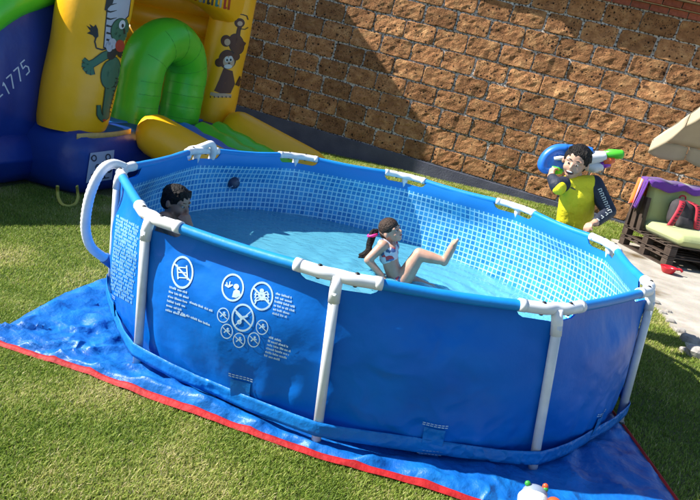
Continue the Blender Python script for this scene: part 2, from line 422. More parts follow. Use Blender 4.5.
    mxx = N.new('ShaderNodeMath'); mxx.operation = 'MAXIMUM'; L.new(p2.outputs[0], mxx.inputs[0]); L.new(br_2.outputs[0], mxx.inputs[1])
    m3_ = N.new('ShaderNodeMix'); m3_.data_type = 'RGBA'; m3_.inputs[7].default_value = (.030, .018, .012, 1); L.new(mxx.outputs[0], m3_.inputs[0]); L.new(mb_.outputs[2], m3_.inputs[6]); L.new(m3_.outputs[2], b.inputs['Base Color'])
    b.inputs['Roughness'].default_value = .95; b.inputs['Specular IOR Level'].default_value = .15
    h = N.new('ShaderNodeMath'); h.operation = 'MULTIPLY_ADD'; h.inputs[1].default_value = .5; L.new(f.outputs['Fac'], h.inputs[0]); L.new(a.outputs['Fac'], h.inputs[2])
    bp = N.new('ShaderNodeBump'); bp.inputs['Strength'].default_value = 1.0; bp.inputs['Distance'].default_value = .05
    L.new(h.outputs[0], bp.inputs['Height']); L.new(bp.outputs[0], b.inputs['Normal']); return m
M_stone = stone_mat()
M_mortar = mat('mortar', (.34, .31, .27), .95, color2=(.70, .67, .62), vscale=30, bump=.6, bscale=70, dist=.015)
M_peb = mat('dark_pebble', (.020, .018, .018), .8, color2=(.06, .055, .055), vscale=60)
M_plinth = mat('plinth_paint', (.042, .046, .074), .7, color2=(.075, .08, .11), vscale=4, bump=.25, bscale=35, detail=7)
M_rbrick = mat('red_brick', (.22, .055, .032), .85, color2=(.34, .10, .06), vscale=18, bump=.4, bscale=60, dist=.01, rand=.22)
MW, MH, V0 = .54, .305, .26          # block module, plinth height
U0, U1, VTOP = -4.35, 7.0, 3.31
mb = MB(); mb.box(((U0 + U1) / 2, .16, (V0 + VTOP) / 2 + .3), (U1 - U0, .334, VTOP - V0 + .9)); wpart('mortar_bed', mb, M_mortar)
mb = MB(); mb.box(((U0 + U1) / 2, .135, V0 / 2 - .15), (U1 - U0, .38, V0 + .3)); pl = wpart('plinth', mb, M_plinth)
bev = pl.modifiers.new('b', 'BEVEL'); bev.width = .012; bev.segments = 2
# rough-faced blocks, a dozen shapes shared
variants = []
AX_ = [-1, -.965, -.72, -.42, -.14, .14, .42, .72, .965, 1]; CX_ = [-1, -.94, -.55, -.18, .18, .55, .94, 1]
for k in range(20):
    b_ = MB(); lw, lh = MW - .018 - .014 * random.random(), MH - .018 - .014 * random.random(); nx, nz_ = len(AX_), len(CX_)
    sd = k * 7.3
    def fr(i, j):
        a = AX_[i]; c = CX_[j]; x = a * lw / 2; z = c * lh / 2
        ea, ec = abs(a) > .9, abs(c) > .9
        if ea: x += .010 * noise.noise(V((3 + sd, c * 2.6, a * 5))) + random.uniform(-.003, .003)
        if ec: z += .010 * noise.noise(V((a * 3.4 + sd, 5, c * 5))) + random.uniform(-.003, .003)
        if ea and ec: q_ = random.uniform(.002, .016); x -= math.copysign(q_, a); z -= math.copysign(q_, c)
        pr = -.030 + .014 * noise.noise(V((x * 5 + sd, z * 5, sd))) + .010 * noise.noise(V((x * 14, z * 14 + sd, 3))) + random.uniform(-.004, .004)
        if abs(a) == 1 or abs(c) == 1: pr += .010
        return (x, pr, z)
    b_.grid(fr, nx, nz_)
    ring = [i * nz_ for i in range(nx)] + [(nx - 1) * nz_ + j for j in range(1, nz_)] + [i * nz_ + nz_ - 1 for i in range(nx - 2, -1, -1)] + [j for j in range(nz_ - 2, 0, -1)]
    bk = [(b_.v[i][0], .06, b_.v[i][2]) for i in ring]; q = len(b_.v); b_.v += bk
    m_ = len(ring)
    for i in range(m_): b_.f.append((ring[i], ring[(i + 1) % m_], q + (i + 1) % m_, q + i)); b_.mi.append(0)
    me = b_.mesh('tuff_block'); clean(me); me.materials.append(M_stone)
    variants.append(me)
nrows = 10; joints = []
for r_ in range(nrows):
    off = (.0 if r_ % 2 else .27) + random.uniform(-.04, .04); u = U0 + off - .3
    zc = V0 + (r_ + .5) * MH
    while u < 6.2:
        uc = u + MW / 2; joints.append((u, zc))
        if -4.2 < uc < 5.2:
            o = bpy.data.objects.new('block', random.choice(variants)); col.objects.link(o); o.parent = wall
            o.location = (uc, random.uniform(-.006, .006), zc + random.uniform(-.004, .004)); o.rotation_euler = (random.uniform(-.02, .02), random.uniform(-.008, .008), random.uniform(-.02, .02))
            if random.random() < .5: o.rotation_euler.y += math.pi; o.location.z = zc
        u += MW + random.uniform(-.012, .012)
# little dark stones pressed into the joints
ico = [(0, 0, 1), (.9, 0, .1), (.3, .85, -.1), (-.7, .55, .1), (-.7, -.5, -.1), (.3, -.85, .1), (0, 0, -1)]
icf = [(0, 1, 2), (0, 2, 3), (0, 3, 4), (0, 4, 5), (0, 5, 1), (6, 2, 1), (6, 3, 2), (6, 4, 3), (6, 5, 4), (6, 1, 5)]
mb = MB()
def pebble(u, z):
    s = random.uniform(.011, .020); a = random.uniform(0, 6.28); ca, sa = math.cos(a), math.sin(a); e = random.uniform(.6, 1.3)
    mb.add([(u + s * (x * ca * e - z_ * sa), -.010 - s * .5 + s * y * .8, z + s * (x * sa * e + z_ * ca)) for x, y, z_ in ico], icf)
for r_ in range(nrows + 1):
    u = -4.2
    while u < 5.3: pebble(u, V0 + r_ * MH + random.uniform(-.008, .008) + (.012 if r_ == 0 else 0)); u += random.uniform(.046, .085)
for u, zc in joints:
    if -4.2 < u < 5.3:
        z = zc - MH / 2 + .03
        while z < zc + MH / 2 - .02: pebble(u + random.uniform(-.008, .008), z); z += random.uniform(.046, .08)
wpart('joint_pebbles', mb, M_peb, kind='stuff')
# red brick coping, corbelled out
bb = MB(); bb.box((0, 0, 0), (.255, .13, .083)); bme = bb.mesh('brick'); clean(bme); bme.materials.append(M_rbrick)
bw = bme
for r_, outp in enumerate((.05, .16, .32, .32, .32)):
    z = VTOP + .055 + r_ * .098
    u = 1.2 - (.13 if r_ % 2 else 0)
    while u < 5.2:
        o = bpy.data.objects.new('brick', bw); col.objects.link(o); o.parent = wall; o.location = (u, .065 - outp + random.uniform(-.004, .004), z); o.rotation_euler = (0, random.uniform(-.006, .006), random.uniform(-.01, .01)); u += .27
mb = MB()
for r_, outp in enumerate((.05, .16, .32, .32, .32)):
    z = VTOP + .055 + r_ * .098
    mb.box(((U0 + 1.1) / 2, .20 - outp / 2, z), (1.1 - U0, .26 + outp, .083)); mb.box(((U1 + 5.2) / 2, .2 - outp / 2, z), (U1 - 5.2, .26 + outp, .083))
wpart('coping_run', mb, M_rbrick)
mb = MB()
for r_, outp in enumerate((.05, .16, .32, .32, .32)):
    z = VTOP + .055 + r_ * .098
    mb.box((( U1 + U0) / 2, .19 - outp / 2 + .006, z), (U1 - U0 - .02, .24 + outp, .0975))
wpart('coping_mortar', mb, M_mortar)
# unseen slab added behind the bouncy castle to shade the left end of the blocks
mb = MB(); mb.box((U0 - .13, -.62, 2.23), (.30, 1.5, 4.46)); wpart('shade_caster', mb, M_mortar)

# ================================================================ POOL
TOP = [(-1.497, -.543), (-1.03, -1.295), (-.183, -1.539), (.709, -1.358), (1.334, -.664), (1.414, .316), (.928, 1.072), (.049, 1.45), (-.85, 1.30), (-1.438, .59)]
FOOT = [(-1.50, -.47), (-1.03, -1.20), (-.135, -1.503), (.801, -1.336), (1.385, -.664), (1.47, .31), (.98, 1.10), (.05, 1.49), (-.88, 1.35), (-1.46, .60)]
ZR = .76
POOL = V((-.04, -.06, 0))
pool = thing('swimming_pool', 'round blue above-ground frame pool with white legs and mosaic print inside', 'swimming pool', POOL)
Tn = [np.array((*q, ZR)) for q in TOP]; Fn = [np.array((*q, .0)) for q in FOOT]
cT = sum(Tn) / 10; cF = sum(Fn) / 10
def closed_spline(P, s):
    i = int(math.floor(s)) % 10; t = s - math.floor(s); p0, p1, p2, p3 = P[i - 1], P[i], P[(i + 1) % 10], P[(i + 2) % 10]
    return .5 * (2 * p1 + (p2 - p0) * t + (2 * p0 - 5 * p1 + 4 * p2 - p3) * t * t + (3 * p1 - p0 - 3 * p2 + p3) * t ** 3)
def lin(P, s):
    i = int(math.floor(s)) % 10; t = s - math.floor(s); return P[i] * (1 - t) + P[(i + 1) % 10] * t
def inset(q, c, d):
    v = q - c; v[2] = 0; L = np.linalg.norm(v); r = q - v / L * d; return r
def pool_pt(s, t, extra=0.):
    """point of the liner; s runs 0..10 round the joints, t 0 bottom .. 1 rim"""
    a = lin(Tn, s); b = closed_spline(Fn, s); b2 = lin(Fn, s)
    rd_ = min(1., max(0., (.97 - t) / .30)); rd_ = rd_ * rd_ * (3 - 2 * rd_); a2 = closed_spline(Tn, s); a = a * (1 - rd_) + a2 * rd_
    top = inset(a, cT, .012); bot = inset(b, cF, .062)
    k = t ** 1.0
    q = bot * (1 - k) + top * k
    f = abs((s % 1) - .5) * 2                       # 1 at a leg, 0 mid span
    # upper half is drawn to the straight rim, lower half is round and a little swollen
    q[2] = t * ZR
    d = .030 * math.sin(math.pi * min(1, t * 1.25)) * (1 - .45 * f) - .045 * max(0, (.14 - t) / .14) ** 2
    d -= .020 * math.exp(-((t - .86) / .14) ** 2) * (1 - f)
    i = int(math.floor(s)) % 10
    if i == 1: d += .010 * math.exp(-((t - .5) / .3) ** 2) * (1 - f)
    # creases
    w1 = noise.noise(V((s * 1.9, t * 2.2, 3.1))); w2 = noise.noise(V((s * 5.5 + t * 3, t * 4, 7)))
    d += .007 * w1 * math.sin(math.pi * t) + .0035 * w2 * math.sin(math.pi * t)
    d += .006 * math.sin(s * 37 + 7 * w1 + 9 * t) * math.exp(-((t - .25) / .13) ** 2) + .005 * (1 - abs(noise.noise(V((s * 2.6 + t * 2.2, t * 3.4 - s, 11)))) * 5) * math.sin(math.pi * t) * (abs(noise.noise(V((s * 2.6 + t * 2.2, t * 3.4 - s, 11)))) < .2)
    return inset(q, cF * (1 - t) + cT * t, -d + extra)
def dip(s):                                        # the liner is cut away round each joint
    L = .93; f = min(s % 1, 1 - s % 1) * L
    return .048 * min(1, max(0, (.19 - f) / .035))
def top_t(s): return (ZR - .008 - dip(s)) / ZR
NS, NT = 400, 30
mb = MB(); mb.grid(lambda i, j: pool_pt(i / NS * 10, j / (NT - 1) * top_t(i / NS * 10)), NS, NT, cu=True)
outer = obj('liner_outside', mb, M_vinyl, pool)

def tile_mat():
    m = bpy.data.materials.new('mosaic_liner'); m.use_nodes = True; N = m.node_tree.nodes; L = m.node_tree.links; b = N['Principled BSDF']
    uv = N.new('ShaderNodeUVMap'); uv.uv_map = 'UVMap'
    br = N.new('ShaderNodeTexBrick'); br.offset = 0; br.squash = 1; br.inputs['Scale'].default_value = 1
    br.inputs['Brick Width'].default_value = .0395; br.inputs['Row Height'].default_value = .0395; br.inputs['Mortar Size'].default_value = .0046; br.inputs['Mortar Smooth'].default_value = .1
    br.inputs['Color1'].default_value = (.012, .19, .50, 1); br.inputs['Color2'].default_value = (.045, .33, .68, 1); br.inputs['Mortar'].default_value = (.38, .68, .82, 1)
    L.new(uv.outputs[0], br.inputs['Vector'])
    sp = N.new('ShaderNodeSeparateXYZ'); L.new(uv.outputs[0], sp.inputs[0])
    gt = N.new('ShaderNodeMath'); gt.operation = 'GREATER_THAN'; gt.inputs[1].default_value = ZR - .105; L.new(sp.outputs[1], gt.inputs[0])
    mx = N.new('ShaderNodeMix'); mx.data_type = 'RGBA'; mx.inputs[7].default_value = (.010, .20, .60, 1)
    L.new(gt.outputs[0], mx.inputs[0]); L.new(br.outputs[0], mx.inputs[6]); L.new(mx.outputs[2], b.inputs['Base Color'])
    b.inputs['Roughness'].default_value = .38
    return m
M_tile = tile_mat()
mb = MB(); mb.grid(lambda i, j: pool_pt(i / NS * 10, .05 + j / (NT - 1) * (top_t(i / NS * 10) - .05), .008), NS + 1, NT)
inner = obj('liner_inside', mb, M_tile, pool, fix=False)
uvl = inner.data.uv_layers.new(name='UVMap')
arc = [0.]
for i in range(NS):
    a = pool_pt(i / NS * 10, .6); c_ = pool_pt((i + 1) / NS * 10, .6); arc.append(arc[-1] + float(np.linalg.norm(a - c_)))
for poly in inner.data.polygons:
    for li in poly.loop_indices:
        vi = inner.data.loops[li].vertex_index; i, j = divmod(vi, NT); uvl.data[li].uv = (arc[i], inner.data.vertices[vi].co.z)
M_floor = mat('pool_floor', (.16, .60, .84), .4, color2=(.26, .70, .90), vscale=3, bump=.3, bscale=6, dist=.03)
mb = MB(); mb.grid(lambda i, j: (lambda q: (cF[0] + (q[0] - cF[0]) * max(j / 8, .01), cF[1] + (q[1] - cF[1]) * max(j / 8, .01), .022 + .02 * (j == 8)))(pool_pt(i / 80 * 10, .05, .008)), 80, 9, cu=True)
obj('pool_floor', mb, M_floor, pool)

# rim sleeves, joints, legs
ux = [(Tn[(i + 1) % 10] - Tn[i]) / np.linalg.norm(Tn[(i + 1) % 10] - Tn[i]) for i in range(10)]
Z3 = np.array([0, 0, 1.])
for i in range(10):
    a = Tn[i] + ux[i] * .125; b = Tn[(i + 1) % 10] - ux[i] * .125; n = 14
    nn = np.array([-ux[i][1], ux[i][0], 0.])
    P = []; Rr = []
    for k in range(n + 1):
        t = k / n; q = a * (1 - t) + b * t + Z3 * (-.010 * math.sin(math.pi * t)) + nn * .006 * math.sin(math.pi * t)
        P.append(q); Rr.append(.0225 + .0014 * noise.noise(V((k * .7, i * 3.3, 0))))
    o = obj('rim_sleeve', MB().tube(P, Rr, 16), M_sleeve, pool)
for i in range(10):
    c = Tn[i]; a = c - ux[i - 1] * .175; b = c + ux[i] * .175
    inw = (ux[i] - ux[i - 1]); inw[2] = 0
    path = [a, a + ux[i - 1] * .06, c - ux[i - 1] * .055 + inw * .006, c + inw * .045, c + ux[i] * .055 + inw * .006, b - ux[i] * .06, b]
    mb = MB(); mb.tube(spl(path, 4), .0255, 16)
    for e, dr in ((a, ux[i - 1]), (b, -ux[i])): mb.tube([e - dr * .002, e + dr * .028], .0272, 16)
    dn = Fn[i] - c; dn /= np.linalg.norm(dn)
    mb.tube([c + inw * .03, c + dn * .05 + inw * .01, c + dn * .105], [.0245, .0238, .0232], 14)
    j = obj('rim_joint', mb, M_white, pool)
    for sgn, dr in ((-1, ux[i - 1]), (1, ux[i])):
        for zz in (.0248, -.0248):
            obj('pin', MB().ell(c + dr * sgn * .075 + Z3 * zz, (.010, .010, .006), nu=8, nv=6), M_black, j)
    f = Fn[i] + Z3 * .012
    L = MB(); L.tube([c + dn * .06, c * .5 + f * .5, f], [.0205, .0205, .0205], 14)
    lg = obj('leg', L, M_legw, pool)
    obj('foot_cap', MB().lathe(f, [(0, -.012), (.028, -.012), (.030, .0), (.026, .018), (.0, .019)], 14), M_black, lg)
# strap that holds the legs, slack and creased
def strap_pt(s, h):
    f = 1 - abs((s % 1) - .5) * 2
    q = closed_spline(Fn, s) * (1 - .12) + closed_spline(Tn, s) * .12
    w1 = noise.noise(V((s * 3.1, 0, 9))); w2 = noise.noise(V((s * 9, h * 3, 2)))
    out = .027 * (1 - f) ** 2 - .030 * f + .010 * w2 * f
    z = .108 + .010 * w1 - .018 * f * (0.5 + w1) + (h - .5) * (.064 + .010 * w1)
    z += .02 * noise.noise(V((s * .8, 5, 0)))
    qq = inset(q, cF, -out + .0); 
    return np.array([qq[0], qq[1], z])
mb = MB(); mb.grid(lambda i, j: strap_pt(i / 240 * 10, j / 4), 240, 5, cu=True)
st = obj('leg_strap', mb, M_strap, pool, fix=False)
so = st.modifiers.new('s', 'SOLIDIFY'); so.thickness = .003; so.offset = 0
for s in (1.62, 2.5, 3.55, .5):                         # sewn tabs that carry the strap
    mb = MB(); mb.grid(lambda i, j: pool_pt(s - .045 + .09 * i / 4, .05 + .20 * j / 5, -.006 - .012 * (1 - j / 5)), 5, 6)
    tb = obj('strap_tab', mb, M_strap, pool)
    for tt in (.262, .07):
        mb = MB()
        for r_ in range(3 if tt < .1 else 2):
            for k in range(7): 
                s0 = s - .055 + .016 * k
                mb.add([pool_pt(s0, tt + r_ * .014, -.021 if tt < .1 else -.004), pool_pt(s0 + .012, tt + r_ * .014, -.021 if tt < .1 else -.004), pool_pt(s0 + .012, tt + r_ * .014 + .006, -.021 if tt < .1 else -.004), pool_pt(s0, tt + r_ * .014 + .006, -.021 if tt < .1 else -.004)], [(0, 1, 2, 3)])
        obj('stitching', mb, M_print, tb, fix=False)

# printed warnings on the liner
BV = bvh_of([outer])
def icon(c, rx, ry, ang, kind):
    d = Decal(BV); d.disc(c, rx, ry, ang, r0=.86, seg=28); s = rx / 13.
    X = lambda x, y: (c[0] + s * (x * math.cos(R(ang)) - y * math.sin(R(ang))), c[1] + s * (x * math.sin(R(ang)) + y * math.cos(R(ang))))
    if kind == 'ladder':
        d.stroke([X(-6, -9), X(-5, 8)], 1.6 * s); d.stroke([X(5, -8), X(6, 9)], 1.6 * s)
        for y in (-6, 0, 6): d.stroke([X(-6, y), X(6, y + .8)], 1.3 * s)
        d.stroke([X(-9, -10), X(9, 10)], 1.8 * s)
    elif kind == 'watch':
        d.disc(X(4, -1), 3.2 * s, 3.2 * s); d.poly([X(-1, 11), X(1, 4), X(4, 2), X(8, 4), X(9, 9), X(4, 12)])
        d.stroke([X(-9, -3), X(-5, -1), X(0, -3)], [1.5 * s, 3 * s, 1.5 * s]); d.stroke([X(-7, -6), X(-6, -1)], 1.4 * s); d.stroke([X(-3, -7), X(-4, -2)], 1.3 * s)
    elif kind == 'spider':
        d.disc(X(0, 0), 4 * s, 5 * s); d.disc(X(0, -6), 2.4 * s, 2.4 * s)
        for sx in (-1, 1):
            for yy in (-4, -1, 3, 6): d.stroke([X(0, yy * .6), X(sx * 6, yy - 1), X(sx * 8, yy + 3)], 1.3 * s)
        d.stroke([X(-9, -9), X(9, 9)], 1.8 * s)
    elif kind == 'dive':
        d.stroke([X(-8, -6), X(-2, 0), X(6, -2)], [1.6 * s, 3 * s, 1.6 * s]); d.disc(X(-4, 5), 2.6 * s, 2.6 * s); d.stroke([X(-2, 0), X(-3, 7)], 1.8 * s)
        d.stroke([X(-9, -9), X(9, 9)], 1.8 * s); d.stroke([X(-9, 9), X(9, -7)], 1.2 * s)
    else:
        d.stroke([X(-6, 3), X(-1, -2), X(6, 0)], 2.6 * s); d.disc(X(2, -5), 2.4 * s, 2.4 * s); d.stroke([X(-8, -8), X(8, 8)], 2 * s)
    return d.done('warning_icon', M_print, pool)
icon((182.7, 272.3), 11, 16.5, 0, 'ladder'); icon((233, 287.5), 11.3, 14, 0, 'watch'); icon((262, 296), 11.5, 14.5, 0, 'spider')
icon((243, 317.5), 11.3, 14, 0, 'dive')
for c in ((223.5, 315), (227, 331), (239.3, 340), (254, 339.5), (262.3, 327)): icon(c, 6.2, 7.6, 0, 'small')
def text_rows(x, y, rows, ln, dx, dy, slope, th=1.7, gap=.3, nm='warning_text', jl=.25, m=None):
    d = Decal(BV)
    for r_ in range(rows):
        x0 = x + dx * r_; y0 = y + dy * r_; L_ = ln[r_ % len(ln)] * random.uniform(1 - jl * .4, 1); c = 0
        while c < L_:
            e = min(c + random.uniform(2.2, 7.5), L_)
            while c < e:                                   # letters too small to read
                w_ = random.uniform(.55, 1.0); hh = th * random.choice((.9, .9, 1.25)); yy = y0 + slope * c
                d.put([(x0 + c, yy + .5 * th), (x0 + c + w_, yy + .5 * th + slope * w_), (x0 + c + w_ + .1, yy + .5 * th - hh), (x0 + c + .1, yy + .5 * th - hh)], [(0, 1, 2, 3)]); c += w_ + .38
            c += random.uniform(.6, 1.1)
    o_ = d.done(nm, m or M_print, pool); o_['kind'] = 'stuff'; return o_
text_rows(170, 287, 6, (18, 22, 20, 18, 16, 20), -.8, 4.5, .33)
text_rows(190, 302, 1, (25,), 0, 4, .40); text_rows(178, 311.5, 1, (33,), 0, 4, .42)
text_rows(276, 293.5, 6, (16, 19, 20, 21, 18, 15), -.7, 3.9, .28)
text_rows(269, 337, 6, (13, 20, 24, 25, 21, 15), -.9, 3.6, .30)
M_print2 = mat('pale_blue_print', (.16, .40, .66), .5)
text_rows(117, 216, 22, (22, 23, 22, 23.5), -.35, 3.55, .55, 2.3, nm='instruction_panel', jl=.05, m=M_print2)

# suction strainer on the inside and its hose outside
BVI = bvh_of([inner])
q = hit(BVI, 233, 182.5, .0); nrm = (V((*cT[:2], q.z)) - q).normalized()
rotm = nrm.to_track_quat('Z', 'Y').to_matrix()
mb = MB(); mb.lathe(q, [(.046, -.004), (.048, .012), (.040, .034), (.020, .046), (0, .048)], 20, rotm)
sn = obj('strainer', mb, mat('strainer_grey', (.035, .045, .09), .4), pool)
for k in (-1, 0, 1):
    mb = MB(); mb.tube([q + rotm @ V((k * .022 - .018, -.042, .014)), q + rotm @ V((k * .022 - .004, -.02, .042 - .006 * abs(k))), q + rotm @ V((k * .022 + .004, .02, .042 - .006 * abs(k))), q + rotm @ V((k * .022 + .018, .042, .014))], .0045, 6); obj('strainer_rib', mb, mat('rib_grey', (.42, .48, .58), .4), sn)
hz = [ony(124, 167, -.53), ony(113, 164, -.58), ony(102, 170, -.66), ony(92, 189, -.70), ony(86.5, 212, -.70), ony(86, 232, -.68), ony(92, 248, -.64), ony(107, 259.5, -.56)]
hs_ = thing('pool_hose', 'white curved hose looping out from the pool rim to the blue side fitting', 'hose', hz[-1] + np.array([0, 0, 0]))
mb = MB(); path = spl(hz, 10); mb.tube(path, [.0255 + .0012 * math.sin(k * 3.1) for k in range(len(path))], 14); obj('hose_tube', mb, M_white, hs_)
mb = MB(); d_ = (V(hz[-1]) - V(hz[-2])).normalized(); mb.tube([V(hz[-1]) - d_ * .02, V(hz[-1]) + d_ * .05], .031, 14); obj('hose_clamp', mb, mat('clamp_blue', (.02, .12, .36), .4), hs_)
hz = [ony(187, 157, .50), ony(190, 150, .56), ony(197, 148.5, .60), ony(204, 146, .62), ony(211, 144, .64), ony(214, 150, .66), ony(211, 160, .70)]
h2 = thing('inlet_hose', 'short white hose bent over the far left rim beside the yellow bolster', 'hose', hz[-1])
path = spl(hz, 8); obj('hose_tube', MB().tube(path, .024, 12), M_white, h2)
mb = MB(); mb.tube([path[0], path[5]], .028, 12); obj('hose_clamp', mb, M_white, h2)

# water: level, so tilted against the pool that stands on the slope
def water_z(x): return .228 - .06 * x
def wedge(s):
    t = .3
    for _ in range(4): q = pool_pt(s, t, .012); t = water_z(q[0]) / ZR
    return pool_pt(s, t, .012)
ed = [wedge(i / 160 * 10) for i in range(160)]
def wp(i, j):
    f = max(j / 70, .004); e = ed[i]; x = cF[0] + (e[0] - cF[0]) * f; y = cF[1] + (e[1] - cF[1]) * f
    d1 = math.hypot(x - .30, y - .36)
    a = .0045 * noise.noise(V((x * 6, y * 6, 0))) + .0022 * noise.noise(V((x * 14, y * 14, 4)))
    a += .011 * math.sin(d1 * 38 + 2 * noise.noise(V((x * 4, y * 4, 8)))) * math.exp(-d1 * 2.0) + .004 * noise.noise(V((x * 22, y * 22, 9))) * math.exp(-d1 * 1.5)
    return (x, y, water_z(x) + a)
def water_mat():
    m = bpy.data.materials.new('pool_water'); m.use_nodes = True; N = m.node_tree.nodes; L = m.node_tree.links
    N.remove(N['Principled BSDF']); out = N['Material Output']
    tr = N.new('ShaderNodeBsdfTransparent'); tr.inputs[0].default_value = (.62, .92, 1.0, 1)
    gl = N.new('ShaderNodeBsdfGlossy'); gl.inputs['Roughness'].default_value = .03
    df = N.new('ShaderNodeBsdfDiffuse'); df.inputs[0].default_value = (.17, .64, .84, 1)
    fr = N.new('ShaderNodeFresnel'); fr.inputs[0].default_value = 1.33
    tc = N.new('ShaderNodeTexCoord'); n = N.new('ShaderNodeTexNoise'); n.inputs['Scale'].default_value = 11; n.inputs['Detail'].default_value = 4; n.inputs['Distortion'].default_value = .6
    L.new(tc.outputs['Object'], n.inputs['Vector'])
    bp = N.new('ShaderNodeBump'); bp.inputs['Strength'].default_value = .55; bp.inputs['Distance'].default_value = .03
    L.new(n.outputs['Fac'], bp.inputs['Height'])
    for k in (gl, fr): L.new(bp.outputs[0], k.inputs['Normal'])
    m0 = N.new('ShaderNodeMixShader'); m0.inputs[0].default_value = .48; L.new(tr.outputs[0], m0.inputs[1]); L.new(df.outputs[0], m0.inputs[2])
    m1 = N.new('ShaderNodeMixShader'); L.new(fr.outputs[0], m1.inputs[0]); L.new(m0.outputs[0], m1.inputs[1]); L.new(gl.outputs[0], m1.inputs[2])
    L.new(m1.outputs[0], out.inputs[0]); return m
mb = MB(); mb.grid(wp, 160, 71, cu=True)
tag(obj('water', mb, water_mat()), kind='structure')

# ================================================================ TARP under the pool
tarp = thing('ground_tarp', 'crumpled blue plastic tarp with red hem spread under the pool', 'tarp', (-.9, -1.4, 0))
FRONT = [(-2.25, -1.10), (-1.95, -1.19), (-1.64, -1.275), (-1.25, -1.335), (-.87, -1.43), (-.5, -1.50), (-.12, -1.575), (.2, -1.60), (.43, -1.63), (.8, -1.70), (1.15, -1.70), (1.46, -1.62)]
LEFT = [(-2.25, -1.10), (-2.0, -1.11)] + [tuple(onz(*q)[:2]) for q in ((-3, 329.5), (18, 322), (40, 309), (68, 294), (104, 281))] + [(-1.52, .2), (-1.5, .9)]
RIGHT = [(1.46, -1.62), (1.44, -1.26), (1.42, -.95), (1.40, -.68), (1.36, -.3), (1.34, .2), (1.3, .9)]
def along(P, t):
    t = min(max(t, 0), .9999) * (len(P) - 1); i = int(t); P = [np.array(q) for q in P]; f = t - i
    p0 = P[max(i - 1, 0)]; p1 = P[i]; p2 = P[i + 1]; p3 = P[min(i + 2, len(P) - 1)]
    return .5 * (2 * p1 + (p2 - p0) * f + (2 * p0 - 5 * p1 + 4 * p2 - p3) * f * f + (3 * p1 - p0 - 3 * p2 + p3) * f ** 3)
def tarp_xy(u, v):
    a = along(FRONT, u); l = along(LEFT, v); r = along(RIGHT, v)
    b = np.array([-1.5, .9]) * (1 - u) + np.array([1.3, .9]) * u
    return (1 - v) * a + v * b + (1 - u) * l + u * r - ((1 - u) * (1 - v) * np.array(FRONT[0]) + u * (1 - v) * np.array(FRONT[-1]) + (1 - u) * v * np.array(LEFT[-1]) + u * v * np.array(RIGHT[-1]))
def ridge(x): return 1 - abs(x)
def tarp_pt(u, v):
    x, y = tarp_xy(u, v)
    r = math.hypot(x - cF[0], y - cF[1])
    free = min(1, max(0, (r - 1.40) / .14))               # pressed flat under the pool
    n1 = noise.noise(V((x * 3.2 + 2, y * 3.2, 0))); n2 = noise.noise(V((x * 7 + y * 5, y * 9 - x * 2, 1))); n3 = noise.noise(V((x * 2.2 - y * 5, x * 2, 6)))
    z = .024 + free * (.036 * max(0, n1 + .15) + .018 * ridge(n2 * 2.2) * .8 + .050 * max(0, ridge(n3 * 4) - .35))
    e = min(v * 3.0, u * 3.4, (1 - u) * 3.4) / .10
    z = .010 + (z - .010) * min(1, max(.15, e))
    return (x, y, z)
mb = MB(); mb.grid(lambda i, j: tarp_pt(i / 150, .012 + .988 * (j / 60) ** 1.4), 151, 61)
ts = obj('tarp_sheet', mb, M_tarp, tarp, fix=False)
mb = MB()
def hem_pt(i, j):
    u = i / 160; v = -.001 + j / 4 * .016
    x, y, z = tarp_pt(u, max(v, 0)); x2, y2 = along(FRONT, u)
    w_ = .034 + .006 * noise.noise(V((u * 14, 0, 0)))
    return (x2, y2 + (j / 4 - .5) * w_, .014 + .013 * math.sin(math.pi * j / 4) + .006 * noise.noise(V((u * 20, 1, 0))) + (z - .012) * .8)
mb.grid(hem_pt, 161, 5); obj('red_hem', mb, M_hem, tarp)
mb = MB(); mb.grid(lambda i, j: (*(along(RIGHT, i / 40 * .7) + np.array([(j / 2 - .5) * .02, 0])), .020 + .006 * (j == 1)), 41, 3); obj('red_hem', mb, M_hem, tarp)

# ================================================================ BOUNCY CASTLE (aligned with the wall)
C0 = V((-2.68, 1.36, 0)); E1 = V((math.cos(wy), -math.sin(wy), 0)); E2 = V((math.sin(wy), math.cos(wy), 0)); CR = Matrix((E1, E2, V((0, 0, 1)))).transposed()
LEAN = Matrix(((1, 0, .06), (0, 1, 0), (0, 0, 1)))             # stands plumb on the sloping lawn
def cl(u, v, z): return C0 + E1 * u + E2 * v + V((.06 * z, 0, z))
castle = thing('bouncy_castle', 'blue, yellow and green inflatable bouncy castle with cartoon animals on its pillars', 'bouncy castle', C0)
BH = .56
# base: front and side tubes with a crease where they meet
mb = MB(); mb.rbox(cl(-1.62, 1.60, BH / 2), (3.25, 3.2, BH), .17, 14, CR, puff=.035); cbase = obj('castle_base', mb, M_cblue, castle)
mb = MB(); mb.rbox(cl(-1.62, 1.60, BH + .012), (2.7, 2.7, .05), .02, 8, CR); obj('bounce_floor', mb, M_clblue, castle)
def pillar(u, v, r, z0, z1, ex=0.):
    prof = []
    n = 26
    for k in range(n + 1):
        t = k / n; z = z0 + (z1 - z0) * t
        rr = r * (1 - .02 * math.cos(t * 2 * math.pi * 3)) * (1 - .06 * t)
        if t < .04: rr *= .94 + 1.5 * t
        prof.append((rr, z))
    prof += [(r * .75, z1 + .1), (.0, z1 + .16)]
    mb = MB(); mb.lathe(cl(u, v, 0) - V((ex * BH, 0, 0)), prof, 40, Matrix(((1, 0, .06 + ex), (0, 1, 0), (0, 0, 1))))
    return obj('pillar', mb, M_cyel, castle)
P1 = pillar(-.375, .30, .305, BH - .03, 2.65, .055); P2 = pillar(-.30, 2.60, .255, BH - .03, 2.65); pillar(-2.95, .30, .27, BH - .03, 2.65); pillar(-2.95, 2.86, .26, BH - .03, 2.65)
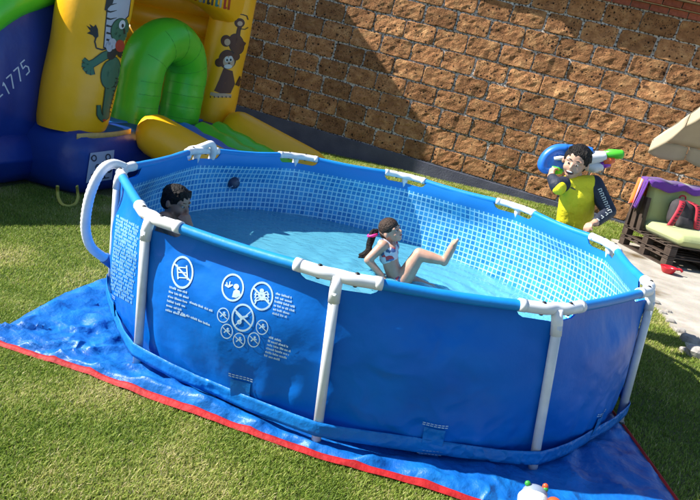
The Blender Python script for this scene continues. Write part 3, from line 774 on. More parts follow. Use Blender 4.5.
for (u, v) in ((-.28, .30), (-.30, 2.60), (-2.95, .3), (-2.95, 2.86)):
    mb = MB(); mb.lathe(cl(u, v, 2.70), [(.30, -.02), (.33, .05), (.26, .3), (.13, .6), (.0, .78)], 24); obj('pillar_cap', mb, M_cgreen, castle)
# header with its arched lower edge between the front pillars
mb = MB()
def hdr(i, j):
    t = i / 30; v = .42 + t * 2.06; a = 2 * math.pi * j / 24
    lo = 1.66 + .20 * math.sin(math.pi * t) ** .7; hi = 2.45
    cz = (lo + hi) / 2; hz_ = (hi - lo) / 2
    ca, sa = math.cos(a), math.sin(a); ex = .55
    return cl(-.30 + .20 * math.copysign(abs(ca) ** ex, ca), v, cz + hz_ * math.copysign(abs(sa) ** ex, sa))
mb.grid(hdr, 31, 25); header = obj('header_panel', mb, M_cyel, castle)
# far and back walls: stacked inflated tubes
for nm, (ua, va), (ub, vb), top, m_ in (('back_wall', (-2.95, .3), (-2.95, 2.86), 2.5, M_cyel), ('side_wall', (-.55, 2.78), (-2.95, 2.86), 2.5, M_cyel)):
    mb = MB(); z = BH + .12
    while z < top: mb.tube([cl(ua, va, z), cl((ua + ub) / 2, (va + vb) / 2, z + .01), cl(ub, vb, z)], .15, 16); z += .235
    obj(nm, mb, m_, castle)
mb = MB(); mb.rbox(cl(-1.6, 1.58, 2.62), (2.7, 2.6, .25), .12, 8, CR, puff=.12); obj('roof', mb, M_cblue, castle)
# green arch just inside the entrance
mb = MB(); path = []; Rr = []
va, vb, rt = 1.15, 1.97, .225
for k in range(41):
    t = k / 40
    if t < .3: q = (va, BH - .02 + t / .3 * .50)
    elif t > .7: q = (vb, BH - .02 + (1 - t) / .3 * .50)
    else: a = math.pi * (1 - (t - .3) / .4); q = ((va + vb) / 2 + (vb - va) / 2 * math.cos(a), BH + .48 + .375 * math.sin(a))
    path.append(cl(-.36, q[0], q[1])); Rr.append(rt * (1 - .018 * abs(math.sin(k * math.pi / 4))))
mb.tube(path, Rr, 22); arch = obj('entrance_arch', mb, M_cgreen, castle)
mb = MB()
for k in range(2, 40, 3):
    t_ = (path[k + 1] - path[k - 1]).normalized(); x = E1; y = t_.cross(x).normalized()
    mb.tube([path[k] + (x * math.cos(a) + y * math.sin(a)) * (Rr[k] + .0005) for a in np.linspace(-.9, 1.9, 12)], .0016, 5)
obj('arch_seam', mb, mat('seam_green', (.016, .20, .014), .5), arch)['kind'] = 'stuff'
# entrance ramp with two bolsters
def ramp_z(u): return BH - .02 - .24 * max(0, u)
for k, (v0, v1, m_) in enumerate(((.98, 1.34, M_clblue), (1.34, 1.72, M_clblue), (1.72, 2.08, M_cgreen), (2.08, 2.44, M_cgreen))):
    mb = MB(); mb.grid(lambda i, j: cl(-.02 + i / 14 * 1.45, v0 + (v1 - v0) * j / 6, ramp_z(i / 14 * 1.45) + .03 + .06 * math.sin(math.pi * j / 6) + .012 * math.sin(i * 2.2)), 15, 7)
    mb.grid(lambda i, j: cl(-.02 + i / 14 * 1.45, v0 if j == 0 else v1, .0), 15, 2); o = obj('ramp_strip', mb, m_, castle)
def bolster(v, r):
    mb = MB(); P = []; Rr = []
    for k in range(25):
        u = -.06 + k / 24 * 1.35; e = 1.0
        if k < 4: e = [.30, .72, .92, .99][k]
        if k > 20: e = [.99, .92, .72, .30][k - 21]
        P.append(cl(u, v, ramp_z(u) + .03)); Rr.append(r * e)
    mb.tube(P, Rr, 22); return obj('bolster', mb, M_cyel, castle)
bolster(.86, .205); bolster(2.50, .235)
# tan webbing along the base and loops
def webbing(pts, wd):
    mb = MB(); P = spl(pts, 6); n = len(P)
    mb.grid(lambda i, j: P[i] + V((0, 0, (j / 2 - .5) * wd)), n, 3); o = obj('webbing', mb, M_tan, castle); s_ = o.modifiers.new('s', 'SOLIDIFY'); s_.thickness = .006; return o
BVB = bvh_of([cbase])
webbing([hit(BVB, x, y, .012) for x, y in ((77, 138), (90, 137), (104, 136.5), (118, 135), (130, 132.5))], .055)
webbing([hit(BVB, x, y, .012) or cl(-.6, -.1, .5) for x, y in ((12, 119), (24, 116), (34, 114.5))], .05)
mb = MB(); lp = spl([onz(57.5, 186, .16), onz(57.5, 191, .10), onz(58.5, 198, .05), onz(62, 204, .02), onz(69, 206, .014), onz(75.5, 203.5, .02), onz(78, 197, .06), onz(77.5, 191, .11), onz(77, 186, .17)], 6)
mb.tube(lp, .013, 8, flat=.45); obj('anchor_loop', mb, mat('loop_yellow', (.42, .36, .06), .6), castle)
# slide that leaves to the left: blue cheek with a green tube on its top edge
prof = [(.30, 1.58), (.15, 1.53), (.0, 1.465), (-.18, 1.385), (-.36, 1.26), (-.62, 1.05), (-.95, .78), (-1.35, .52), (-1.7, .38)]
pp = spl([(v, 0, z) for v, z in prof], 4); NPp = len(pp)
mb = MB()
def cheek(i, j):
    q = pp[i]; t = j / 16; z = .06 + (q.z - .06) * t
    return cl(-.70 + .155 * math.sin(math.pi * (.06 + .88 * t)) ** .6 * (1 + .05 * math.sin(i * .9)), q.x, z)
mb.grid(cheek, NPp, 17); mb.grid(lambda i, j: cl(-1.05, pp[i].x, .06 + (pp[i].z - .06) * j), NPp, 2); mb.grid(lambda i, j: cl(-.70 - .35 * j, pp[i].x, pp[i].z), NPp, 2)
mb.grid(lambda i, j: cheek(NPp - 1, j) if i == 0 else cl(-1.05, pp[-1].x, .06 + (pp[-1].z - .06) * j / 16), 2, 17); mb.grid(lambda i, j: cheek(0, j) if i == 0 else cl(-1.05, pp[0].x, .06 + (pp[0].z - .06) * j / 16), 2, 17)
cheek_o = obj('slide_cheek', mb, M_cblue, castle)
mb = MB(); mb.tube([cl(-.74, q.x, q.z + .11) for q in pp], .155, 18); obj('slide_tube', mb, M_cgreen, castle)
mb = MB(); mb.grid(lambda i, j: cl(-1.0 - 1.2 * j / 6, pp[i].x, max(.2, pp[i].z - .25)), NPp, 7); obj('slide_lane', mb, M_clblue, castle)
mb = MB(); mb.rbox(cl(-.78, -.62, .24), (.62, 2.0, .46), .2, 10, CR, puff=.03); obj('slide_base', mb, M_cblue, castle)

# ---- prints on the castle
BVS = bvh_of([cheek_o])
txt = flat('phone', (.55, .62, .72)); d = Decal(BVS)
def glyph(d, ch, o, sx, sy, wd):
    S_ = {'1': [[(.25, .2), (.55, 0), (.55, 1)]], '7': [[(.05, 0), (.95, 0), (.35, 1)]], '5': [[(.9, 0), (.15, 0), (.1, .45), (.6, .4), (.9, .62), (.75, .95), (.1, 1)]],
          '-': [[(.15, .55), (.85, .55)]], '4': [[(.7, 1), (.7, 0), (.05, .68), (.95, .68)]]}
    for st_ in S_[ch]: d.stroke([(o[0] + sx[0] * x + sy[0] * y, o[1] + sx[1] * x + sy[1] * y) for x, y in st_], wd)
# baseline climbs to the right as on the cheek
for k, (ch, x, y) in enumerate((('-', -5.2, 92.0), ('1', .2, 85.0), ('7', 5.6, 78.8), ('7', 12.8, 71.6), ('5', 19.6, 64.2))):
    glyph(d, ch, (x, y), (5.4, -4.8), (5.8, 11.5), 1.35)
d.done('phone_number', txt, castle)
# safety notice on the base
d = Decal(BVB); d.off = .010; d.poly([(90, 153), (113.5, 150), (111, 179), (85.5, 182.5)], 8); no = d.done('notice', flat('notice', (.40, .43, .52)), castle)
d = Decal(BVB); d.off = .013
for q in ((93, 158), (107, 157), (97, 167), (108, 169)): d.disc(q, 2.8, 3.4, r0=.6)
d.stroke([(90, 175), (97, 171), (104, 177)], 1.6); d.stroke([(92, 179), (108, 177)], 1.0); d.disc((94, 176), 2.2, 3); d.disc((104, 163), 3, 2.2)
d.done('notice_marks', flat('ink', (.03, .035, .06)), castle)
# crocodile and zebra on the near pillar  (crop px -> photo px)
def Q(x, y): return (50 + x / 3.85, y / 3.85)
BVP = bvh_of([P1]); LAY = [0]
def lay(bv, m, fn, nm='cartoon_print'):
    LAY[0] += 1; d = Decal(bv); d.off = .0022 + .0009 * LAY[0]; fn(d); o_ = d.done(nm, m, castle)
    if o_ is not None: o_['kind'] = 'stuff'
    return o_
zw = flat('zebra', (.42, .43, .47)); bk = flat('outline', (.012, .014, .014)); gr = flat('croc', (.035, .14, .075)); gd = flat('croc_dark', (.008, .035, .02)); rd = flat('tongue', (.45, .04, .02)); wh = flat('eye', (.6, .62, .62))
lay(BVP, bk, lambda d: d.poly([Q(222, -6), Q(312, -6), Q(303, 62), Q(262, 108), Q(240, 170), Q(226, 196), Q(204, 184), Q(211, 100)]))
lay(BVP, zw, lambda d: d.poly([Q(226, -5), Q(309, -5), Q(299, 60), Q(258, 104), Q(236, 166), Q(224, 190), Q(208, 180), Q(215, 100)]))
def stripes(d):
    for y in (15, 42, 70, 98, 126, 152): d.stroke([Q(216, y), Q(232, y + 4), Q(256, y - 2)], [2.2, 1.6, .4])
    d.stroke([Q(212, 40), Q(228, 8), Q(232, -6)], [1.5, 7, 7]); d.stroke([Q(226, 185), Q(200, 192), Q(178, 185), Q(172, 160), Q(178, 140)], [1.6, 1.6, 1.4, 1.4, 1.6])
    d.poly([Q(140, 98), Q(158, 108), Q(152, 92), Q(168, 104), Q(176, 94), Q(184, 112), Q(186, 140), Q(176, 150), Q(164, 136), Q(142, 128), Q(156, 120)])
lay(BVP, bk, stripes)
def croc(d, g):
    d.disc(Q(268, 118), 8.6 + g, 12 + g, 10); d.poly([Q(262, 72 - 2 * g), Q(292 + 3 * g, 74), Q(300 + 2 * g, 100), Q(296, 150), Q(264, 160), Q(240 - 3 * g, 150)])
    d.stroke([Q(250, 196), Q(206, 216), Q(172, 240), Q(150, 252)], [6 + 2 * g, 7 + 2 * g, 6 + 2 * g, 7 + 2 * g])
    for e in ((128, 228), (122, 250), (130, 272), (146, 286), (164, 288)): d.stroke([Q(156, 252), Q(*e)], [4 + g, 3.2 + 2 * g])
    d.disc(Q(228, 286), 8.2 + g, 14 + g, 8); d.disc(Q(242, 270), 6.5 + g, 13 + g, 5)
    d.stroke([Q(240, 300), Q(228, 350), Q(220, 390), Q(214, 420), Q(214, 446), Q(200, 458), Q(188, 440), Q(186, 404)], [11 + 2 * g, 8.5 + 2 * g, 7 + 2 * g, 6 + 2 * g, 5.5 + 2 * g, 5 + 2 * g, 4 + 2 * g, 2.5 + 2 * g])
lay(BVP, gd, lambda d: croc(d, .9)); lay(BVP, gr, lambda d: croc(d, 0))
lay(BVP, bk, lambda d: (d.disc(Q(236, 206), 4.5, 6.5, 20), d.disc(Q(272, 200), 4.5, 6), d.stroke([Q(282, 110), Q(284, 130)], 1.8)))
lay(BVP, zw, lambda d: (d.disc(Q(238, 168), 4.2, 5.5), d.disc(Q(226, 180), 3.2, 5)))
lay(BVP, rd, lambda d: (d.disc(Q(266, 176), 4.5, 6.2), d.disc(Q(206, 462), 1.6, 1.2)))
lay(BVP, wh, lambda d: d.disc(Q(274, 94), 3, 4.6, 15)); lay(BVP, bk, lambda d: d.disc(Q(276, 98), 1.2, 2))
def spines(d):
    for k in range(9): d.stroke([Q(250 - k * 3, 300 + k * 16), Q(256 - k * 3, 304 + k * 16)], [1.6, .3])
lay(BVP, bk, spines)
# monkeys on the far pillar
def Q2(x, y): return (100 + x / 3.125, y / 3.125)
BVP2 = bvh_of([P2]); LAY[0] = 0
br_ = flat('monkey', (.085, .026, .012)); fc = flat('monkey_face', (.50, .36, .24)); 
def monkey(d, g):
    d.disc(Q2(398, 186), 8 + g, 9 + g); d.disc(Q2(372, 196), 3.4 + g, 3.6 + g); d.disc(Q2(424, 176), 3.4 + g, 3.6 + g)
    d.poly([Q2(386, 215 - 2 * g), Q2(414, 222), Q2(420 + 2 * g, 262), Q2(408, 292), Q2(376, 292), Q2(358 - 2 * g, 284), Q2(372, 250)])
    d.disc(Q2(394, 128), 4.6 + g, 5.2 + g); d.disc(Q2(426, 138), 7 + g, 10 + g, -15); d.stroke([Q2(428, 128), Q2(433, 96), Q2(440, 74)], [3.5 + 2 * g, 2.6 + 2 * g, 3 + 2 * g]); d.stroke([Q2(440, 150), Q2(452, 132)], [2.5 + 2 * g, 2 + 2 * g])
    d.disc(Q2(436, 72), 4.4 + g, 4 + g); d.stroke([Q2(428, 268), Q2(440, 240)], [3 + 2 * g, 2 + 2 * g])
lay(BVP2, bk, lambda d: monkey(d, .7)); lay(BVP2, br_, lambda d: monkey(d, 0))
lay(BVP2, fc, lambda d: (d.disc(Q2(402, 194), 5.6, 6.2), d.disc(Q2(398, 132), 3, 3.4), d.disc(Q2(437, 74), 2.6, 2.4), d.stroke([Q2(345, 292), Q2(365, 298), Q2(388, 298), Q2(410, 300)], [3, 4, 4, 3])))
lay(BVP2, wh, lambda d: (d.disc(Q2(396, 186), 2, 3), d.disc(Q2(408, 184), 2, 3), d.disc(Q2(400, 208), 4, 2.2)))
lay(BVP2, bk, lambda d: (d.disc(Q2(397, 188), .9, 1.3), d.disc(Q2(408, 187), .9, 1.3), d.disc(Q2(403, 198), 1.2, .8), [d.stroke([Q2(345 + 12 * k, 300), Q2(346 + 12 * k, 306)], .9) for k in range(6)], d.stroke([Q2(420, 58), Q2(416, 48), Q2(428, 44), Q2(445, 46), Q2(458, 50), Q2(462, 62)], 1.0), d.stroke([Q2(436, 90), Q2(452, 92), Q2(462, 86)], .8)))
# lettering on the header: only its lower ends are in view
BVH_ = bvh_of([header])
for k, c_ in enumerate(((.40, .03, .03), (.45, .42, .40), (.03, .10, .28), (.02, .03, .06), (.05, .06, .08), (.02, .20, .26), (.42, .42, .36), (.42, .03, .03), (.40, .05, .02))):
    d = Decal(BVH_); x = 195.5 + k * 4.1; y = -2.5 + k * 1.15
    d.stroke([(x + 1.5, y - 9), (x, y + 3.2)], 2.2)
    if k % 2: d.stroke([(x, y + 3), (x + 2.4, y + 2)], 1.8)
    d.done('header_letter', flat('letter%d' % k, c_), castle)

# ================================================================ GRASS
def grass_mat():
    m = bpy.data.materials.new('grass_blade'); m.use_nodes = True; N = m.node_tree.nodes; L = m.node_tree.links; b = N['Principled BSDF']
    at = N.new('ShaderNodeAttribute'); at.attribute_name = 'tint'
    r = N.new('ShaderNodeValToRGB'); e = r.color_ramp.elements
    e[0].position = 0; e[0].color = (.10, .16, .020, 1); e[1].position = 1; e[1].color = (.68, .58, .32, 1)
    for p_, c in ((.35, (.18, .28, .030, 1)), (.62, (.33, .41, .065, 1)), (.82, (.52, .50, .16, 1))): q = e.new(p_); q.color = c
    L.new(at.outputs['Fac'], r.inputs[0]); L.new(r.outputs[0], b.inputs['Base Color'])
    b.inputs['Roughness'].default_value = .55; b.inputs['Specular IOR Level'].default_value = .3
    tr = N.new('ShaderNodeBsdfTranslucent'); L.new(r.outputs[0], tr.inputs[0])
    mx = N.new('ShaderNodeMixShader'); mx.inputs[0].default_value = .42; L.new(b.outputs[0], mx.inputs[1]); L.new(tr.outputs[0], mx.inputs[2]); L.new(mx.outputs[0], N['Material Output'].inputs[0]); return m
hull = [tuple(along(FRONT, t)) for t in np.linspace(0, 1, 40)] + [tuple(along(RIGHT, t)) for t in np.linspace(0, 1, 20)] + [(1.6, .6), (1.2, 1.3), (0, 1.6), (-1.1, 1.5), (-1.6, .8)] + [tuple(along(LEFT, t)) for t in np.linspace(1, 0, 20)]
def inside(poly, X, Y):
    r = np.zeros(len(X), bool); n = len(poly)
    for i in range(n):
        x0, y0 = poly[i]; x1, y1 = poly[(i + 1) % n]
        if y0 == y1: continue
        c = ((y0 > Y) != (y1 > Y)) & (X < (x1 - x0) * (Y - y0) / (y1 - y0) + x0); r ^= c
    return r
def inview(X, Y, m=40):
    q = np.stack([X, Y, np.zeros_like(X)], 1) - CAM; q = q @ np.array(CAMROT); d = -q[:, 2]
    px = 350 + FPX * q[:, 0] / d; py = 250 - FPX * q[:, 1] / d
    return (d > .3) & (px > -m) & (px < 700 + m) & (py > -m) & (py < 500 + m)
def scatter(x0, x1, y0, y1, dens):
    n = int((x1 - x0) * (y1 - y0) * dens); X = rng.uniform(x0, x1, n); Y = rng.uniform(y0, y1, n)
    ok = inview(X, Y) & ~inside(hull, X, Y)
    cu = (X - C0.x) * E1.x + (Y - C0.y) * E1.y; cv = (X - C0.x) * E2.x + (Y - C0.y) * E2.y
    ok &= ~((cu < -.03) & (cv > .03)) & ~((cu < -.50) & (cv > -1.6))
    pe = np.interp(Y, [q[1] for q in edge][::-1], [q[0] for q in edge][::-1]); ok &= (X < pe + rng.normal(0, .02, n)) | (Y > 4.9)
    wv_ = (X - WP0.x) * NV.x + (Y - WP0.y) * NV.y; ok &= wv_ > .06
    return X[ok], Y[ok]
XY = [scatter(-2.6, 1.2, -2.6, -.6, 56000), scatter(-3.6, -1.2, -1.4, 1.6, 26000), scatter(1.2, 3.2, -2.2, 2.2, 15000), scatter(-2.5, 4.8, 2.0, 7.4, 5200)]
sc_ = [np.full(len(a[0]), q) for a, q in zip(XY, (1., 1.05, 1.15, 1.9))]
X = np.concatenate([a[0] for a in XY]); Y = np.concatenate([a[1] for a in XY]); SCL = np.concatenate(sc_); n = len(X)
# patchiness
def vnoise(X, Y, s, seed):
    g = np.random.default_rng(seed).random((64, 64)); x = (X * s) % 63; y = (Y * s) % 63; i = x.astype(int); j = y.astype(int); fx = x - i; fy = y - j; fx = fx * fx * (3 - 2 * fx); fy = fy * fy * (3 - 2 * fy)
    return g[i, j] * (1 - fx) * (1 - fy) + g[(i + 1) % 64, j] * fx * (1 - fy) + g[i, (j + 1) % 64] * (1 - fx) * fy + g[(i + 1) % 64, (j + 1) % 64] * fx * fy
patch = -.12 + 1.25 * (.5 * vnoise(X + 20, Y + 20, 2.3, 1) + .3 * vnoise(X + 20, Y + 20, 6.1, 2) + .2 * vnoise(X + 20, Y + 20, 17, 3))
ln = (.010 + .014 * rng.random(n) + .012 * (patch - .4)) * SCL; ln = np.clip(ln, .008, .06)
wd = (.0011 + .0010 * rng.random(n)) * SCL; az = rng.uniform(0, 2 * np.pi, n); le = rng.uniform(.25, 1.15, n)
dx, dy = np.cos(az), np.sin(az); sx, sy = -dy * wd, dx * wd
v = np.zeros((n, 5, 3)); h1 = ln * .55; o1 = ln * .28 * le; o2 = ln * le * .95; h2 = ln * np.sqrt(np.clip(1.15 - .7 * le ** 2 * .7, .15, 1)) * .95
v[:, 0] = np.stack([X - sx, Y - sy, np.zeros(n)], 1); v[:, 1] = np.stack([X + sx, Y + sy, np.zeros(n)], 1)
v[:, 2] = np.stack([X + dx * o1 - sx * .8, Y + dy * o1 - sy * .8, h1], 1); v[:, 3] = np.stack([X + dx * o1 + sx * .8, Y + dy * o1 + sy * .8, h1], 1)
v[:, 4] = np.stack([X + dx * o2, Y + dy * o2, h2], 1)
me = bpy.data.meshes.new('grass'); me.vertices.add(n * 5); me.vertices.foreach_set('co', v.ravel())
base_ = (np.arange(n) * 5)[:, None]
loops = np.concatenate([base_ + np.array([0, 1, 3, 2]), base_ + np.array([2, 3, 4])], 1).ravel()
me.loops.add(n * 7); me.loops.foreach_set('vertex_index', loops.astype(np.int32))
me.polygons.add(n * 2); ls = (np.arange(n)[:, None] * 7 + np.array([0, 4])).ravel(); me.polygons.foreach_set('loop_start', ls.astype(np.int32))
me.update(calc_edges=True); me.validate()
dry = np.clip((vnoise(X + 7, Y + 9, 1.7, 11) * .6 + vnoise(X + 7, Y + 9, 5.5, 12) * .4 - .48) * 3.2, 0, 1)
tint = np.clip(.22 + .42 * patch + .34 * dry + rng.normal(0, .17, n) + .30 * (rng.random(n) < .08), 0, 1)
a_ = me.attributes.new('tint', 'FLOAT', 'POINT'); a_.data.foreach_set('value', np.repeat(tint, 5).astype(np.float32))
me.materials.append(grass_mat()); o = bpy.data.objects.new('grass', me); col.objects.link(o); tag(o, 'short mown lawn grass with dry straw patches around the pool', 'grass', kind='stuff')

# ================================================================ PALLET SOFA and what lies on it
S0 = V((3.27, 3.72, .012)); sa_ = R(15); S1 = V((math.cos(sa_), math.sin(sa_), 0)); S2 = V((-math.sin(sa_), math.cos(sa_), 0)); SR = Matrix((S1, S2, V((0, 0, 1)))).transposed()
def sl(u, v, z): return S0 + S1 * u + S2 * v + V((0, 0, z))
sofa = thing('pallet_sofa', 'dark brown sofa of stacked wooden pallets standing on the patio', 'sofa', S0)
M_pal = mat('pallet_wood', (.030, .018, .013), .65, color2=(.065, .042, .03), vscale=9, bump=.3, bscale=50, dist=.006)
SWD, SDP = 1.35, 1.0
def plank(nm, c, size, rot=SR, m=M_pal):
    mb = MB(); mb.rbox(c, [x + random.uniform(-.004, .004) for x in size], .006, 3, rot); return obj(nm, mb, m, sofa, smooth=False)
for lv in (0, 1):
    z0 = lv * .135
    for u in (.05, SWD / 2, SWD - .05):
        for v in (.06, SDP / 2, SDP - .06): plank('pallet_block', sl(u, v, z0 + .052), (.095, .11, .085))
        plank('pallet_board', sl(u, SDP / 2, z0 + .008), (.095, SDP, .016)); plank('pallet_board', sl(u, SDP / 2, z0 + .104), (.095, SDP - .004, .016))
    for k in range(7): plank('pallet_slat', sl(SWD / 2, .05 + k * (SDP - .10) / 6, z0 + .122), (SWD, .09, .017))
for u in (.05, .42, .92, SWD - .05): plank('back_post', sl(u, SDP - .05 + .02, .50), (.09, .05, .72), Matrix.Rotation(0, 3, 'X') @ SR)
for z in (.36, .55, .80): plank('back_slat', sl(SWD / 2, SDP - .012, z), (SWD, .02, .09))
for v in (.72, .86): plank('arm_post', sl(.03, v, .47), (.05, .085, .42), SR @ Matrix.Rotation(R(-4), 3, 'X'))
M_cush = mat('cushion_green', (.36, .40, .17), .85, var=.06, vscale=6, bump=.25, bscale=90, dist=.003, sheen=.2)
seat = MB(); seat.rbox(sl(.70, .40, .335), (1.22, .80, .125), .05, 12, SR, puff=.02)
o = obj('seat_cushion', seat, M_cush, base=sl(.7, .4, .27)); tag(o, 'pale green seat cushion lying flat on the pallet sofa', 'cushion')
back = MB(); back.rbox(sl(.74, .83, .62), (1.28, .13, .57), .05, 12, SR @ Matrix.Rotation(R(-9), 3, 'X'), puff=.02)
o = obj('back_cushion', back, M_cush, base=sl(.74, .8, .34)); tag(o, 'pale green back cushion standing upright against the pallet sofa back', 'cushion')
for ob_, sz in ((o, 0),):
    pass
# beach towel over the left end of the back
def towel_mat():
    m = bpy.data.materials.new('striped_towel'); m.use_nodes = True; N = m.node_tree.nodes; L = m.node_tree.links; b = N['Principled BSDF']
    uv = N.new('ShaderNodeUVMap'); uv.uv_map = 'UVMap'; sp = N.new('ShaderNodeSeparateXYZ'); L.new(uv.outputs[0], sp.inputs[0])
    r = N.new('ShaderNodeValToRGB'); r.color_ramp.interpolation = 'CONSTANT'; e = r.color_ramp.elements
    e[0].position = 0; e[0].color = (.80, .16, .015, 1); e[1].position = .30; e[1].color = (.78, .30, .42, 1)
    for p_, c in ((.36, (.85, .20, .03, 1)), (.44, (.60, .52, .60, 1)), (.47, (.09, .018, .20, 1)), (.72, (.05, .012, .12, 1)), (.84, (.12, .025, .28, 1))): q = e.new(p_); q.color = c
    L.new(sp.outputs[0], r.inputs[0]); L.new(r.outputs[0], b.inputs['Base Color']); b.inputs['Roughness'].default_value = .9; b.inputs['Sheen Weight'].default_value = .3
    n = N.new('ShaderNodeTexNoise'); n.inputs['Scale'].default_value = 120; bp = N.new('ShaderNodeBump'); bp.inputs['Strength'].default_value = .4; bp.inputs['Distance'].default_value = .004
    tc = N.new('ShaderNodeTexCoord'); L.new(tc.outputs['Object'], n.inputs['Vector']); L.new(n.outputs['Fac'], bp.inputs['Height']); L.new(bp.outputs[0], b.inputs['Normal']); return m
def towel_pt(i, j):
    a = i / 40; t = j / 24                    # a along the sofa back, t across it: front edge over the top to behind
    u = -.20 + a * 1.45 ; f1 = .5 + .5 * math.sin(a * 23); w_ = noise.noise(V((a * 7, t * 3, 0)))
    top = .925 - .03 * a + .012 * w_
    drop_f = .10 + .05 * noise.noise(V((a * 5, 0, 4))); drop_b = .35
    if u < .0:                                # this end hangs down over the left side
        q = min(1, -u / .20); hang = .40 * q
        uu = -.02 - .05 * q - .03 * math.sin(t * 14) * q; v = .74 + .22 * t + .02 * math.sin(t * 19); return sl(uu - .05 * q * (1 - t), v - .06 * q, top - hang * (1 - .1 * math.sin(t * 9)))
    s = t * (drop_f + .20 + drop_b)
    if s < drop_f: v = .735 - .004; z = top - (drop_f - s)
    elif s < drop_f + .20: v = .735 + (s - drop_f); z = top + .012 * math.sin((s - drop_f) / .2 * math.pi)
    else: v = .955; z = top - (s - drop_f - .20)
    return sl(u, v + .014 * math.sin(a * 40 + t * 3) * (1 if s > drop_f + .2 else .4) - .02 * (s < drop_f), z + .010 * math.sin(a * 31) )
mb = MB(); mb.grid(towel_pt, 41, 25)
tw = obj('beach_towel', mb, towel_mat(), base=sl(.3, .8, .5), fix=False); uvl = tw.data.uv_layers.new(name='UVMap')
for poly in tw.data.polygons:
    for li in poly.loop_indices: i, j = divmod(tw.data.loops[li].vertex_index, 25); uvl.data[li].uv = (1 - j / 24, i / 40)
tw.modifiers.new('s', 'SOLIDIFY').thickness = .008
tag(tw, 'purple beach towel with orange striped end draped over the sofa back', 'towel')
# backpack
bp_ = thing('backpack', 'dark grey backpack with red patterned straps leaning on the green cushion', 'backpack', sl(.47, .60, .40))
M_bpk = mat('backpack_cloth', (.018, .018, .022), .8, color2=(.05, .04, .045), vscale=10, bump=.3, bscale=120, dist=.003)
BR = SR @ Matrix.Rotation(R(-16), 3, 'X') @ Matrix.Rotation(R(6), 3, 'Y')
mb = MB(); mb.rbox(sl(.47, .62, .56), (.33, .18, .34), .085, 10, BR, puff=.02); pk = obj('pack_body', mb, M_bpk, bp_)
mb = MB(); mb.rbox(sl(.47, .505, .47), (.23, .06, .15), .03, 6, BR, puff=.01); obj('front_pocket', mb, M_bpk, bp_)
M_rs = mat('red_strap', (.42, .015, .035), .7, bump=.2, bscale=80); M_rb = mat('strap_pattern', (.012, .012, .014), .7)
for pts in (((.70, .66, .735), (.62, .53, .70), (.56, .47, .60), (.50, .44, .48), (.47, .43, .425)), ((.78, .66, .735), (.84, .53, .70), (.855, .485, .60), (.86, .47, .50), (.875, .46, .43))):
    P = spl([sl(q[0] - .25, *q[1:]) for q in pts], 6); mb = MB(); mb.grid(lambda i, j: P[i] + S1 * ((j / 4 - .5) * .088) + S2 * (-.012 * math.sin(math.pi * j / 4)), len(P), 5); s_ = obj('shoulder_strap', mb, M_rs, bp_); s_.modifiers.new('s', 'SOLIDIFY').thickness = .012
    for k in range(1, len(P) - 2, 2):
        mb = MB(); mb.grid(lambda i, j: P[k].lerp(P[k + 1], i * .75) + S1 * ((j / 2 - .5) * .040) + S2 * -.020, 2, 3); obj('strap_mark', mb, M_rb, s_)
mb = MB(); mb.tube(spl([sl(.43, .70, .725), sl(.45, .70, .775), sl(.51, .70, .775), sl(.53, .70, .725)], 5), .010, 8); obj('grab_handle', mb, M_rs, bp_)
# white crumpled cloth at the end of the seat
mb = MB()
def cloth(i, j):
    a = i / 18; t = j / 18; u = .66 + a * .36; z = .405 + .05 * abs(noise.noise(V((a * 4, t * 4, 1)))) + .10 * math.sin(math.pi * a) * math.sin(math.pi * min(1, t * 1.4)); v = .55 - t * .58
    if v < .02: z -= (.02 - v) * 4; v = .0
    return sl(u, v - .02, z)
mb.grid(cloth, 19, 19); o = obj('white_cloth', mb, mat('white_towelling', (.70, .72, .76), .9, bump=.3, bscale=60), base=sl(.85, .3, .4), fix=False); o.modifiers.new('s', 'SOLIDIFY').thickness = .012
tag(o, 'crumpled white cloth lying on the green seat beside the backpack', 'cloth')
# red bowl
q = onz(667, 273, .012); mb = MB(); mb.lathe(q, [(0, .004), (.045, .0), (.06, .01), (.082, .055), (.094, .075), (.090, .077), (.076, .055), (.052, .014), (0, .010)], 24)
o = obj('plastic_bowl', mb, mat('red_plastic', (.50, .014, .025), .3), base=q); tag(o, 'small red plastic bowl on the concrete in front of the pallet sofa', 'bowl')
bh = MB(); bh.tube(spl([V(q) + V((.088, 0, .06)), V(q) + V((.125, -.01, .07)), V(q) + V((.15, -.015, .05))], 4), [.014] * 9, 8)
obj('bowl_handle', bh, MATS['red_plastic'], o)

